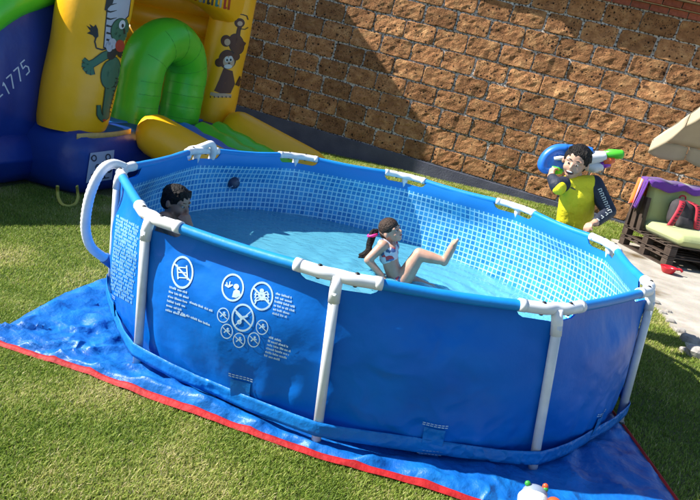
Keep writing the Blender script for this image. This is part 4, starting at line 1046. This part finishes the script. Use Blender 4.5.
# ================================================================ PARASOL: square, tilted, its underside towards us
M_par = mat('parasol_canvas', (.44, .365, .25), .85, var=.05, vscale=5, bump=.2, bscale=90, dist=.003)
K0 = V(ony(652.5, 139.5, 4.85)); e_a = (V(ony(700, 104.0, 4.35)) - K0).normalized(); e_b = V(ony(686, 158.5, 5.25)) - K0
e_b = (e_b - e_a * e_b.dot(e_a)).normalized(); PS = 1.7
PN = e_a.cross(e_b).normalized(); PN = PN if PN.z > 0 else -PN
HUB = K0 + (e_a + e_b) * PS / 2; apex = HUB + PN * .34; PB = V((HUB.x + .1, HUB.y + .35, .012))
par = thing('parasol', 'tilted beige canvas parasol above the end of the pallet sofa', 'parasol', PB)
KC = [K0, K0 + e_a * PS, K0 + (e_a + e_b) * PS, K0 + e_b * PS]
for k in range(4):
    A_, B_ = KC[k], KC[(k + 1) % 4]
    def pan(i, j):
        t = i / 10; f = j / 12; q = A_.lerp(B_, f); mid = math.sin(math.pi * f); q = q + (HUB - q) * .05 * mid
        return apex.lerp(q, .02 + .98 * t) - PN * (.05 * math.sin(math.pi * t) * mid)
    mb = MB(); mb.grid(pan, 11, 13); pn = obj('canopy_panel', mb, M_par, par); pn.modifiers.new('s', 'SOLIDIFY').thickness = .004
    for h0, h1 in ((0, 4), (4, 8), (8, 12)):              # flaps of the valance
        mb = MB(); mb.grid(lambda i, j: pan(10, h0 + (h1 - h0) * (j + .03) / 6.06) + V((0, 0, -1)) * (.005 + i / 4 * (.16 + .05 * math.sin(math.pi * j / 6))) + (pan(10, 6) - HUB).normalized() * (.012 * i / 4 + .006 * math.sin(j * 1.3 + h0)), 5, 7); obj('valance_flap', mb, M_par, pn).modifiers.new('s', 'SOLIDIFY').thickness = .004
    mb = MB(); mb.tube([apex - PN * .03, apex.lerp(A_, .5) - PN * .02, A_ - PN * .012], .011, 6); obj('rib', mb, mat('rib_wood', (.16, .09, .045), .6), par)
    mb = MB(); mb.tube([HUB - PN * .22, apex.lerp(A_, .5) - PN * .02], .009, 6); obj('stretcher', mb, MATS['rib_wood'], par)
mb = MB(); mb.tube([apex + PN * .06, HUB - PN * .35, PB.lerp(HUB - PN * .35, .5), PB + V((0, 0, .05))], .022, 12); obj('pole', mb, MATS['rib_wood'], par)
mb = MB(); mb.lathe(PB, [(0, .07), (.05, .07), (.06, .05), (.26, .045), (.28, .02), (.28, 0), (0, 0)], 24); obj('parasol_foot', mb, mat('concrete_foot', (.3, .29, .27), .9), par)

# ================================================================ EDGING STONES along the patio
M_rock = mat('edging_stone', (.22, .20, .18), .9, color2=(.42, .39, .35), vscale=12, bump=.5, bscale=30, dist=.012, rand=.2)
spots = [(688, 342, .085), (697, 357, .11), (679, 333, .06), (670, 323, .05), (662, 314, .045), (655, 304, .05), (648, 295, .04), (684, 352, .05), (693, 340, .055), (641, 286, .04), (700, 345, .06), (668, 313, .04)]
spots.sort(key=lambda q: -q[2])
big = np.array(spots[0][:2]); rest = sorted(range(1, len(spots)), key=lambda k: np.hypot(*(np.array(spots[k][:2]) - big)))
ORD = ['nearest', 'second nearest', 'third nearest', 'fourth nearest', 'fifth nearest', 'sixth nearest', 'seventh nearest', 'eighth nearest', 'ninth nearest', 'tenth nearest', 'farthest']
lbl = {0: 'largest pale edging stone, squarish, on the grass edge at the right'}
for i_, k in enumerate(rest): lbl[k] = 'rough grey edging stone of the patio, %s to the big squarish one' % ORD[i_]
for k, (x, y, s) in enumerate(spots):
    s *= .72
    q = onz(x, y, 0); mb = MB(); mb.ell((0, 0, 0), (1, 1, 1), nu=10, nv=7)
    pts = []
    for v_ in mb.v:
        d = V(v_); d = V((math.copysign(abs(d.x) ** .6, d.x), math.copysign(abs(d.y) ** .6, d.y), math.copysign(abs(d.z) ** .6, d.z))); f = 1 + .22 * noise.noise(d * 1.3 + V((k * 5, 0, 0)))
        pts.append((q[0] + d.x * s * f * 1.05, q[1] + d.y * s * f * .8, max(-.01, .38 * s + d.z * s * .62 * f)))
    mb.v = pts; o = obj('edging_stone', mb, M_rock, base=q, smooth=False)
    tag(o, lbl[k], 'stone', 'edging stones along the patio')

# ================================================================ small toy at the bottom edge
q = V(onz(530, 511, .02)); toy = thing('squeeze_toy', 'white and grey round toy with green and orange knobs on the tarp', 'toy', q)
mb = MB(); mb.ell(q + V((0, 0, .048)), (.062, .05, .046), nu=18, nv=12); obj('toy_body', mb, mat('toy_white', (.62, .63, .60), .5, bump=.6, bscale=80, dist=.004), toy)
mb = MB(); mb.ell(q + V((.005, .022, .066)), (.050, .036, .036), nu=16, nv=10); obj('toy_shell', mb, mat('toy_grey', (.22, .27, .36), .45), toy)
mb = MB(); mb.ell(q + V((.075, -.012, .058)), (.032, .030, .030), nu=14, nv=10); obj('toy_head', mb, mat('toy_orange', (.75, .09, .02), .4), toy)
for c, m_ in (((-.030, .03, .098), 'toy_green'), ((.042, .03, .090), 'toy_green'), ((.040, .035, .100), 'toy_orange')):
    mb = MB(); mb.ell(q + V(c), (.012, .010, .012), nu=10, nv=8); obj('toy_knob', mb, mat(m_, (.03, .30, .04), .4), toy)

# ================================================================ CHILDREN
def basis(fwd, up):
    f = V(fwd).normalized(); x = f.cross(V(up)).normalized(); u = x.cross(f).normalized()
    return Matrix((x, f, u)).transposed()       # x = the child's right, y = forward, z = up
M_eye = mat('eye_white', (.50, .47, .44), .3); M_iris = mat('iris', (.02, .012, .008), .25); M_lip = mat('lip', (.42, .12, .10), .5); M_teeth = mat('teeth', (.78, .76, .72), .35); M_mouth = mat('mouth_dark', (.06, .015, .015), .6)
def head_prims(mb, c, B, H):
    E = lambda q, r, rot=None: mb.ell(V(c) + B @ (V(q) * H), [k * H for k in r], B)
    E((0, -.06, .12), (.36, .44, .39)); E((0, .09, -.10), (.29, .31, .36)); E((0, .20, -.33), (.16, .16, .14))
    for s in (-1, 1):
        E((.14 * s, .25, -.15), (.13, .12, .13)); E((.365 * s, -.03, -.06), (.045, .085, .12)); E((.13 * s, .31, .09), (.13, .07, .045))
    mb.cone(V(c) + B @ V((0, .37, .02)) * H, .030 * H, V(c) + B @ V((0, .455, -.10)) * H, .058 * H)
    E((0, .36, -.245), (.085, .05, .035))
def face(c, B, H, par, smile=False):
    g = lambda q: V(c) + B @ (V(q) * H)
    for s in (-1, 1):
        e = obj('eye', MB().ell(g((.125 * s, .345, .0)), [.050 * H, .046 * H, .026 * H], B, 10, 8), M_eye, par); obj('iris', MB().ell(g((.12 * s, .378, .0)), [.030 * H, .024 * H, .026 * H], B, 8, 6), M_iris, e)
        obj('eyebrow', MB().tube([g((.06 * s, .385, .112)), g((.13 * s, .372, .128)), g((.21 * s, .315, .098))], .013 * H, 6), M_iris, par)
    if smile:
        m_ = obj('mouth', MB().ell(g((0, .385, -.255)), [.12 * H, .045 * H, .058 * H], B, 12, 8), M_mouth, par); obj('teeth', MB().ell(g((0, .405, -.228)), [.095 * H, .035 * H, .022 * H], B, 10, 6), M_teeth, m_)
    else: obj('mouth', MB().ell(g((0, .395, -.25)), [.08 * H, .03 * H, .022 * H], B, 10, 6), M_lip, par)
def hair_cap(c, B, H, par, m, fringe=True, low=-.05, vox=.0045):
    g = lambda q: V(c) + B @ (V(q) * H)
    mb = MB()
    mb.ell(g((0, -.085, .145)), [.385 * H, .445 * H, .39 * H], B)
    mb.ell(g((0, -.25, -.08)), [.33 * H, .27 * H, .30 * H], B)
    rs = random.Random(3)
    for k in range(150):                          # short combed locks, forward and down
        a = rs.uniform(0, 6.28); e = rs.uniform(.10, 1.5)
        d = V((math.cos(a) * math.cos(e), math.sin(a) * math.cos(e), math.sin(e)))
        b0 = V((0, -.085, .14)) + V((d.x * .365, d.y * .425, d.z * .37)); fw = V((.25, 1, -.1)); fw = (fw - d * fw.dot(d)).normalized()
        if d.y < -.2: fw = V((d.x * .3, 0, -1)); fw = (fw - d * fw.dot(d)).normalized()
        if b0.y > .20 and b0.z < .34: continue
        t_ = fw * rs.uniform(.14, .22) + d * rs.uniform(.0, .02)
        mb.cone(g(b0), .032 * H, g(b0 + t_), .010 * H, 6)
    if fringe:
        for x in (-.24, -.14, -.04, .06, .16, .25): mb.cone(g((x, .19, .39)), .062 * H, g((x - .06, .325 - abs(x) * .38, .235 + .03 * math.sin(x * 30))), .022 * H, 8)
    for s in (-1, 1): mb.cone(g((.34 * s, .04, .16)), .05 * H, g((.355 * s, .06, -.02)), .018 * H, 8)
    me = remesh(mb, vox, 5, wloc(par)); return obj('hair', me, m, par)
def hand_prims(mb, w_, dirv, palm_n, L, curl=.5, thumb=1, spread=.12):
    """w_ wrist, dirv along the hand, palm_n out of the palm; L hand length"""
    d = V(dirv).normalized(); n = (V(palm_n) - d * V(palm_n).dot(d)).normalized(); x = d.cross(n)
    P = lambda a, b, c: V(w_) + d * a * L + x * b * L + n * c * L
    for b in (-.15, -.05, .05, .15): mb.cone(P(.05, b * .7, 0), .115 * L, P(.46, b, 0), .095 * L, 10)
    for k, (b, l) in enumerate(((-.19, .40), (-.065, .47), (.065, .44), (.185, .35))):
        b2 = b * (1 + spread * 2); r = .058 * L
        c1 = math.radians(25 + 40 * curl); c2 = c1 + math.radians(20 + 45 * curl)
        p0 = P(.48, b, 0); s1 = l * .48; s2 = l * .52
        p1 = P(.48 + s1 * math.cos(c1), b2, s1 * math.sin(c1)); p2 = P(.48 + s1 * math.cos(c1) + s2 * math.cos(c2), b2 * 1.05, s1 * math.sin(c1) + s2 * math.sin(c2))
        mb.cone(p0, r * 1.1, p1, r, 8); mb.cone(p1, r, p2, r * .8, 8)
    t0 = P(.12, .17 * thumb, .03); t1 = P(.32, .34 * thumb, .10); t2 = P(.50, .36 * thumb, .18 + .1 * curl)
    mb.cone(t0, .085 * L, t1, .066 * L, 8); mb.cone(t1, .066 * L, t2, .052 * L, 8)
def skin(nm, a, b):
    m = mat(nm, a, .48, color2=b, vscale=14, bump=.08, bscale=70, dist=.004, detail=6); q = m.node_tree.nodes['Principled BSDF']
    q.inputs['Subsurface Weight'].default_value = .12; q.inputs['Subsurface Radius'].default_value = (.012, .005, .003); return m
M_hairk = mat('black_hair', (.010, .008, .007), .6, spec=.2, var=.4, vscale=40, bump=.9, bscale=110, dist=.012)
M_hairb = mat('brown_hair', (.045, .026, .017), .5, spec=.25, var=.4, vscale=40, bump=.9, bscale=110, dist=.012)

# ---- boy standing behind the pool, water gun over his shoulders
Yb = .86
hc = V(ony(576, 162, Yb)); Bh = basis((-.44, -.88, -.16), (.12, .0, 1)); H1 = .238
lsh = V(ony(592, 184, .90)); rsh = V(ony(567.5, 184, .86)); neck = V(ony(579.5, 179, .90)); chest = V(ony(578, 196, .90)); waist = V(ony(574.5, 221, .93)); hip = V(ony(572, 243, .98))
lel = V(ony(609, 211.5, .84)); lwr = V(ony(595, 223.0, .66)); lhd = V(ony(585, 225.5, .57))
rel = V(ony(556.5, 185.0, .80)); rwr = V(ony(551, 176.5, .92))
foot_l = V((hip.x + .16, 1.30, .0)); foot_r = V((hip.x - .02, 1.32, .0)); base = V((hip.x + .05, 1.25, 0))
boy = thing('person', 'laughing child in yellow swim shirt with navy sleeves behind the pool rim', 'person', base)
sk1 = skin('skin_light', (.46, .255, .165), (.55, .33, .23)); shirt_y = mat('shirt_yellow', (.72, .62, .010), .7, var=.06, vscale=7, bump=.6, bscale=16, dist=.03); shirt_n = mat('sleeve_navy', (.010, .016, .035), .65, bump=.5, bscale=18, dist=.03)
def torso(mb, g):
    mb.cone(neck + V((0, 0, -.045)), .060 + g, chest, .108 + g); mb.cone(lsh, .056 + g, rsh, .056 + g); mb.cone(lsh + V((-.03, 0, -.03)), .065 + g, waist + V((.045, 0, 0)), .078 + g); mb.cone(rsh + V((.03, 0, -.03)), .062 + g, waist + V((-.045, 0, 0)), .078 + g); mb.cone(chest, .10 + g, hip, .098 + g)
def arms(mb, g, full=True):
    mb.cone(lsh, .051 + g, lel, .040 + g); mb.cone(rsh, .050 + g, rel, .041 + g)
    mb.cone(lel, .039 + g, lwr, .028 + g)
    if full: mb.cone(rel, .039 + g, rwr, .028 + g)
mb = MB(); torso(mb, 0); arms(mb, 0); head_prims(mb, hc, Bh, H1); mb.cone(neck + V((0, 0, -.05)), .048, hc + Bh @ V((0, -.03, -.06)), .044)
kn_l = V((hip.x + .12, 1.12, .36)); kn_r = V((hip.x - .06, 1.10, .36))
for s, kn, ft in ((1, kn_l, foot_l), (-1, kn_r, foot_r)):
    mb.cone(hip + V((.055 * s, .01, -.04)), .088, kn, .056); mb.cone(kn, .054, ft + V((0, 0, .07)), .034); mb.cone(ft + V((0, .02, .032)), .034, ft + V((-.03, -.11, .024)), .026)
hand_prims(mb, lwr, lhd - lwr + V((-.02, 0, -.01)), V((-.2, -.5, -.85)), .135, curl=.55, thumb=-1)
hand_prims(mb, rwr, V((.0, .25, .9)), V((.75, .5, 0)), .115, curl=.95, thumb=1)
me = remesh(mb, .0075, 3, base); obj('body', me, sk1, boy)
face(hc, Bh, H1, boy, True); hair_cap(hc, Bh, H1, boy, M_hairk)
mb = MB(); torso(mb, .009); mb.cone(rsh, .058, rel.lerp(rsh, .75), .056); me = remesh(mb, .009, 4, base); sh = obj('swim_shirt', me, shirt_y, boy)
mb = MB(); mb.tube([neck + V((.052 * math.cos(a), .052 * math.sin(a), -.012 + .010 * math.cos(a + 2.4))) for a in np.linspace(0, 2 * math.pi, 20)], .011, 8); obj('collar', mb, shirt_y, sh)
mb = MB(); mb.cone(lsh + V((.012, 0, .0)), .068, lel, .052); mb.cone(lel, .051, lwr.lerp(lel, .12), .036); me = remesh(mb, .008, 4, base); sv = obj('sleeve', me, shirt_n, boy)
mb = MB(); mb.cone(rsh.lerp(rel, .35), .060, rel, .052); mb.cone(rel, .051, rwr.lerp(rel, .22), .038); me = remesh(mb, .008, 4, base); obj('sleeve', me, shirt_n, boy)
mb = MB(); mb.cone(rel + V((.02, -.012, -.014)), .052, rel.lerp(rsh, .3) + V((0, -.012, -.016)), .050); me = remesh(mb, .008, 3, base); obj('sleeve_panel', me, shirt_y, boy)
sh_m = mat('shorts_black', (.015, .016, .02), .7)
mb = MB(); mb.cone(hip + V((0, 0, .03)), .108, hip + V((0, .01, -.03)), .108); mb.cone(hip + V((.055, .01, -.04)), .098, kn_l.lerp(hip, .25), .082); mb.cone(hip + V((-.055, .01, -.04)), .098, kn_r.lerp(hip, .25), .082)
me = remesh(mb, .010, 3, base); obj('shorts', me, sh_m, boy)
BVL = bvh_of([sv]); d = Decal(BVL); d.off = .003
for k in range(6):                                   # pale print running down the sleeve
    a = np.array([599.5 + 1.9 * k, 189 + 4.2 * k]); d.stroke([a + (-1.6, .9), a + (1.6, -.5), a + (2.4, 2.0), a + (-.6, 3.0)], .85)
for k in range(3): a = np.array([606.5 - 4.2 * k, 213.5 + 3.1 * k]); d.stroke([a + (-1.4, -1), a + (1.2, .6), a + (-1.0, 2.2)], .9)
d.done('sleeve_print', flat('sleeve_white', (.62, .66, .62)), boy)
BVT = bvh_of([sh]); d = Decal(BVT); d.off = .003; d.stroke([(570.5, 187.5), (573, 188.4), (575.5, 190)], [1.2, 1.6, .7]); d.done('chest_print', flat('shirt_mark', (.05, .06, .02)), boy)

# ---- water gun
Yg = 1.00
G = lambda x, y, dy=0.: V(ony(x, y, Yg + dy))
gun = thing('water_gun', 'blue and white toy water gun with green nozzle held behind the head', 'water gun', G(575, 160))
gb = mat('gun_blue', (.02, .16, .60), .35); gw = mat('gun_white', (.72, .73, .75), .35); gg = mat('gun_green', (.08, .52, .03), .35); go = mat('gun_orange', (.80, .13, .03), .35); gp = mat('gun_purple', (.24, .03, .42), .35)
mb = MB(); mb.tube(spl([G(566, 149), G(556, 149.5), G(547, 155), G(542.5, 164), G(546, 169), G(556, 167.5), G(566, 167)], 6), [.047] * 37, 14, flat=.8); mb.tube([G(566, 150), G(580, 151), G(592, 153)], [.040, .046, .040], 14); mb.ell(G(552, 161), (.085, .045, .082)); mb.ell(G(561, 165), (.08, .045, .05)); mb.ell(G(563, 152), (.07, .045, .035)); me = remesh(mb, .008, 3, wloc(gun)); obj('stock', me, gb, gun)
mb = MB(); mb.tube([G(554, 158.5, -.045), G(560, 158.0, -.045), G(567, 158.5, -.045)], [.012, .016, .014], 10); obj('grip_inset', mb, gw, gun)
mb = MB(); mb.tube([G(560, 160), G(572, 160), G(590, 158), G(606, 156)], [.038, .052, .052, .036], 16); me = remesh(mb, .008, 3, wloc(gun)); obj('barrel', me, gw, gun)
mb = MB(); mb.tube([G(585, 166), G(594, 168), G(603, 166.5)], [.03, .040, .028], 14); me = remesh(mb, .008, 3, wloc(gun)); obj('tank', me, gw, gun)
mb = MB(); mb.tube([G(604, 153.5), G(607, 153.6), G(608, 153.7), G(621, 154.6), G(623, 154.8)], [.022, .024, .034, .034, .028], 16); obj('nozzle', mb, gg, gun)
mb = MB(); mb.tube([G(603, 162), G(609, 160.5), G(614, 159.5)], [.030, .034, .026], 14); obj('pump_grip', mb, go, gun)
mb = MB(); mb.tube([G(599, 165.5), G(605, 164.5), G(610, 164)], [.020, .028, .022], 12); obj('pump_ring', mb, gp, gun)
mb = MB(); mb.tube([G(551, 168, -.03), G(557, 170.5, -.03), G(562, 171, -.03)], [.022, .030, .022], 12); obj('trigger_guard', mb, gg, gun)

# ---- girl lying back in the water, one leg up
Yg2 = .40
A = lambda x, y, dy=0.: V(ony(x, y, Yg2 + dy))
gh = A(391, 231); Bg = basis((.72, -.52, .46), (-.42, -.10, .90)); H2 = .172
gn = A(387.5, 243.5, .01); gc = A(389, 254); gb_ = A(391.5, 266, -.01); ghip = A(398, 281, 0)
gls = A(382.5, 246, -.06); gle = A(368, 260, -.09); glw = A(382, 276, -.10); grs = A(394, 246.5, .08); gre = A(392, 262, .16); grw = A(388, 277, .20)
gk = A(419, 254.5, -.04); ga = A(445, 261.5, -.06); gt = A(454.5, 243, -.06)
gk2 = A(424, 287, .06); ga2 = A(450, 295, .08)
gbase = V((ghip.x, ghip.y, .03)); girl = thing('person', 'small child in patterned swimsuit sitting in the water with one foot raised', 'person', gbase)
sk2 = skin('skin_tan', (.47, .25, .165), (.57, .34, .24))
mb = MB(); head_prims(mb, gh, Bg, H2); mb.cone(gn + V((0, 0, -.02)), .032, gh + Bg @ V((0, -.03, -.04)), .030)
def gtorso(mb, g, a=0., b=1.):
    pts = [(gc + V((-.005, 0, .03)), .070), (gc, .072), (gb_, .064), (ghip, .074)]
    for k in range(3): mb.cone(pts[k][0] + V((0, -.030, 0)), pts[k][1] * .82 + g, pts[k + 1][0] + V((0, -.030, 0)), pts[k + 1][1] * .82 + g); mb.cone(pts[k][0] + V((0, .035, 0)), pts[k][1] * .82 + g, pts[k + 1][0] + V((0, .035, 0)), pts[k + 1][1] * .82 + g)
gtorso(mb, 0); mb.cone(gls, .040, grs, .040); mb.cone(gn + V((0, 0, -.01)), .040, gc, .06)
mb.cone(gls, .036, gle, .028); mb.cone(gle, .028, glw, .021); mb.cone(grs, .036, gre, .028); mb.cone(gre, .028, grw, .021)
mb.cone(ghip + V((.02, -.035, 0)), .066, gk, .045); mb.cone(gk, .044, ga.lerp(gk, .55), .040); mb.cone(ga.lerp(gk, .55), .040, ga, .026)
mb.cone(ga + V((-.004, 0, -.008)), .026, gt.lerp(ga, .25), .028); mb.cone(gt.lerp(ga, .25), .027, gt, .023)
for k, (dx_, l) in enumerate(((-.022, .030), (-.010, .028), (.0, .026), (.010, .022), (.019, .018))):
    d_ = (gt - ga).normalized(); mb.cone(gt + V((0, dx_, 0)), .0105 if k else .013, gt + V((.006, dx_ * 1.1, 0)) + d_ * l, .009 if k else .012, 8)
mb.cone(ghip + V((.02, .045, 0)), .066, gk2, .044); mb.cone(gk2, .042, ga2, .026); mb.cone(ga2, .026, ga2 + V((.08, .01, .0)), .018)
hand_prims(mb, glw, V((.75, -.1, -.45)), V((0, 0, -1)), .095, .3, 1); hand_prims(mb, grw, V((.7, .2, -.4)), V((0, 0, -1)), .095, .3, -1)
me = remesh(mb, .0062, 3, gbase); obj('body', me, sk2, girl); face(gh, Bg, H2, girl)
# hair drawn back into a ponytail
g_ = lambda q: gh + Bg @ (V(q) * H2)
mb = MB(); mb.ell(g_((0, -.045, .185)), [.385 * H2, .425 * H2, .375 * H2], Bg); mb.ell(g_((0, -.28, -.02)), [.30 * H2, .22 * H2, .28 * H2], Bg)
me = remesh(mb, .005, 2, gbase); obj('hair', me, M_hairb, girl)
pt = [A(376, 231.5, .02), A(372.5, 235, .0), A(370, 243, -.01), A(368.5, 250, -.02), A(364, 255, -.03), A(359.5, 256, -.04)]
mb = MB(); P = spl(pt, 5); n_ = len(P)
for k in range(7): mb.tube([q + V((.012 * math.sin(k * 2.1 + i * .22), .014 * math.cos(k * 1.7), .010 * math.cos(k * 2.9 + i * .2))) for i, q in enumerate(P)], [.016 * (1 - .75 * (i / n_) ** 2) for i in range(n_)], 8)
me = remesh(mb, .005, 1, gbase); obj('ponytail', me, M_hairk, girl)
mb = MB(); mb.tube([pt[1] + V((.026 * math.cos(a), .026 * math.sin(a), .012 * math.cos(a))) for a in np.linspace(0, 2 * math.pi, 14)], .011, 6); obj('hair_band', mb, mat('pink_band', (.85, .03, .25), .5), girl)
def suit_mat():
    m = bpy.data.materials.new('floral_swimsuit'); m.use_nodes = True; N = m.node_tree.nodes; L = m.node_tree.links; b = N['Principled BSDF']
    tc = N.new('ShaderNodeTexCoord'); vo = N.new('ShaderNodeTexVoronoi'); vo.inputs['Scale'].default_value = 42; L.new(tc.outputs['Object'], vo.inputs['Vector'])
    sp = N.new('ShaderNodeSeparateColor'); L.new(vo.outputs['Color'], sp.inputs[0]); r = N.new('ShaderNodeValToRGB'); r.color_ramp.interpolation = 'CONSTANT'; e = r.color_ramp.elements
    e[0].color = (.62, .64, .68, 1); e[1].position = .5; e[1].color = (.55, .05, .06, 1)
    for p_, c in ((.64, (.10, .16, .34, 1)), (.78, (.66, .66, .68, 1)), (.9, (.05, .10, .20, 1))): q = e.new(p_); q.color = c
    L.new(sp.outputs[0], r.inputs[0]); L.new(r.outputs[0], b.inputs['Base Color']); b.inputs['Roughness'].default_value = .6; return m
M_suit = suit_mat()
mb = MB()
for dy in (-.030, .035): mb.cone(gc + V((-.004, dy, .018)), .0655, gc + V((.0, dy, -.012)), .0655)
for s_, q in ((-1, gls), (1, grs)): mb.tube(spl([gc + V((.045, .04 * s_, .03)), gc.lerp(q, .75) + V((.03, 0, .035)), q + V((-.008, -.02 * s_, .040)), q + V((-.035, -.03 * s_, .005))], 4), .009, 6)
me = remesh(mb, .006, 2, gbase); obj('swimsuit_top', me, M_suit, girl)
mb = MB()
for dy in (-.034, .040): mb.cone(ghip + V((-.006, dy, .018)), .0675, ghip + V((.012, dy, -.01)), .070)
me = remesh(mb, .006, 2, gbase); obj('swimsuit_bottom', me, M_suit, girl)

# ---- boy sitting in the shade of the left rim, hand at his mouth
Yp = -.16
A2 = lambda x, y, dy=0.: V(ony(x, y, Yp + dy))
ph = A2(177, 202); Bp = basis((.93, -.34, -.16), (.05, 0, 1)); H3 = .196
pn = A2(171.5, 216); pc = A2(170, 230); pw = A2(171, 250, .02); pls = A2(164, 219, -.10); prs = A2(178, 222, .11); ple = A2(181, 244, -.12); phd = A2(187, 214.5, -.05); plw = A2(189, 225, -.08)
pbase = V((pw.x, pw.y, .03)); kid = thing('person', 'child with short black hair sitting in the pool at the left, hand at mouth', 'person', pbase)
sk3 = skin('skin_brown', (.33, .165, .10), (.40, .22, .145))
mb = MB(); head_prims(mb, ph, Bp, H3); mb.cone(pn + V((0, 0, -.03)), .042, ph + Bp @ V((0, -.03, -.05)), .038)
mb.cone(pls, .046, prs, .046); mb.cone(pn + V((0, 0, -.03)), .05, pc, .085)
ph_ = V((pw.x, pw.y, .13))
for dy in (-.04, .04): mb.cone(pc + V((0, dy, 0)), .075, ph_ + V((0, dy, 0)), .075)
mb.cone(pls, .042, ple, .034); mb.cone(ple, .034, plw, .025); pre = V((prs.x + .10, prs.y + .08, .30)); mb.cone(prs, .042, pre, .034); mb.cone(pre, .034, pre + V((.12, -.03, -.10)), .025)
for dy in (-.07, .07): kq = ph_ + V((.30, dy * 1.5, .02)); mb.cone(ph_ + V((.02, dy, 0)), .072, kq, .052); mb.cone(kq, .05, kq + V((.26, dy * .3, -.07)), .034); mb.cone(kq + V((.26, dy * .3, -.07)), .034, kq + V((.31, dy * .3, .0)), .026)
hand_prims(mb, plw, phd - plw + V((-.01, -.01, .02)), V((-.7, .4, .1)), .115, .75, 1)
hand_prims(mb, pre + V((.12, -.03, -.10)), V((.8, -.2, -.4)), V((0, 0, -1)), .115, .3, -1)
me = remesh(mb, .0072, 3, pbase); obj('body', me, sk3, kid); face(ph, Bp, H3, kid); hair_cap(ph, Bp, H3, kid, M_hairk)

# ================================================================ turn the whole place so that gravity is plumb
for o in list(scn.objects):
    if o.parent is None: o.matrix_basis = GROT @ o.matrix_basis
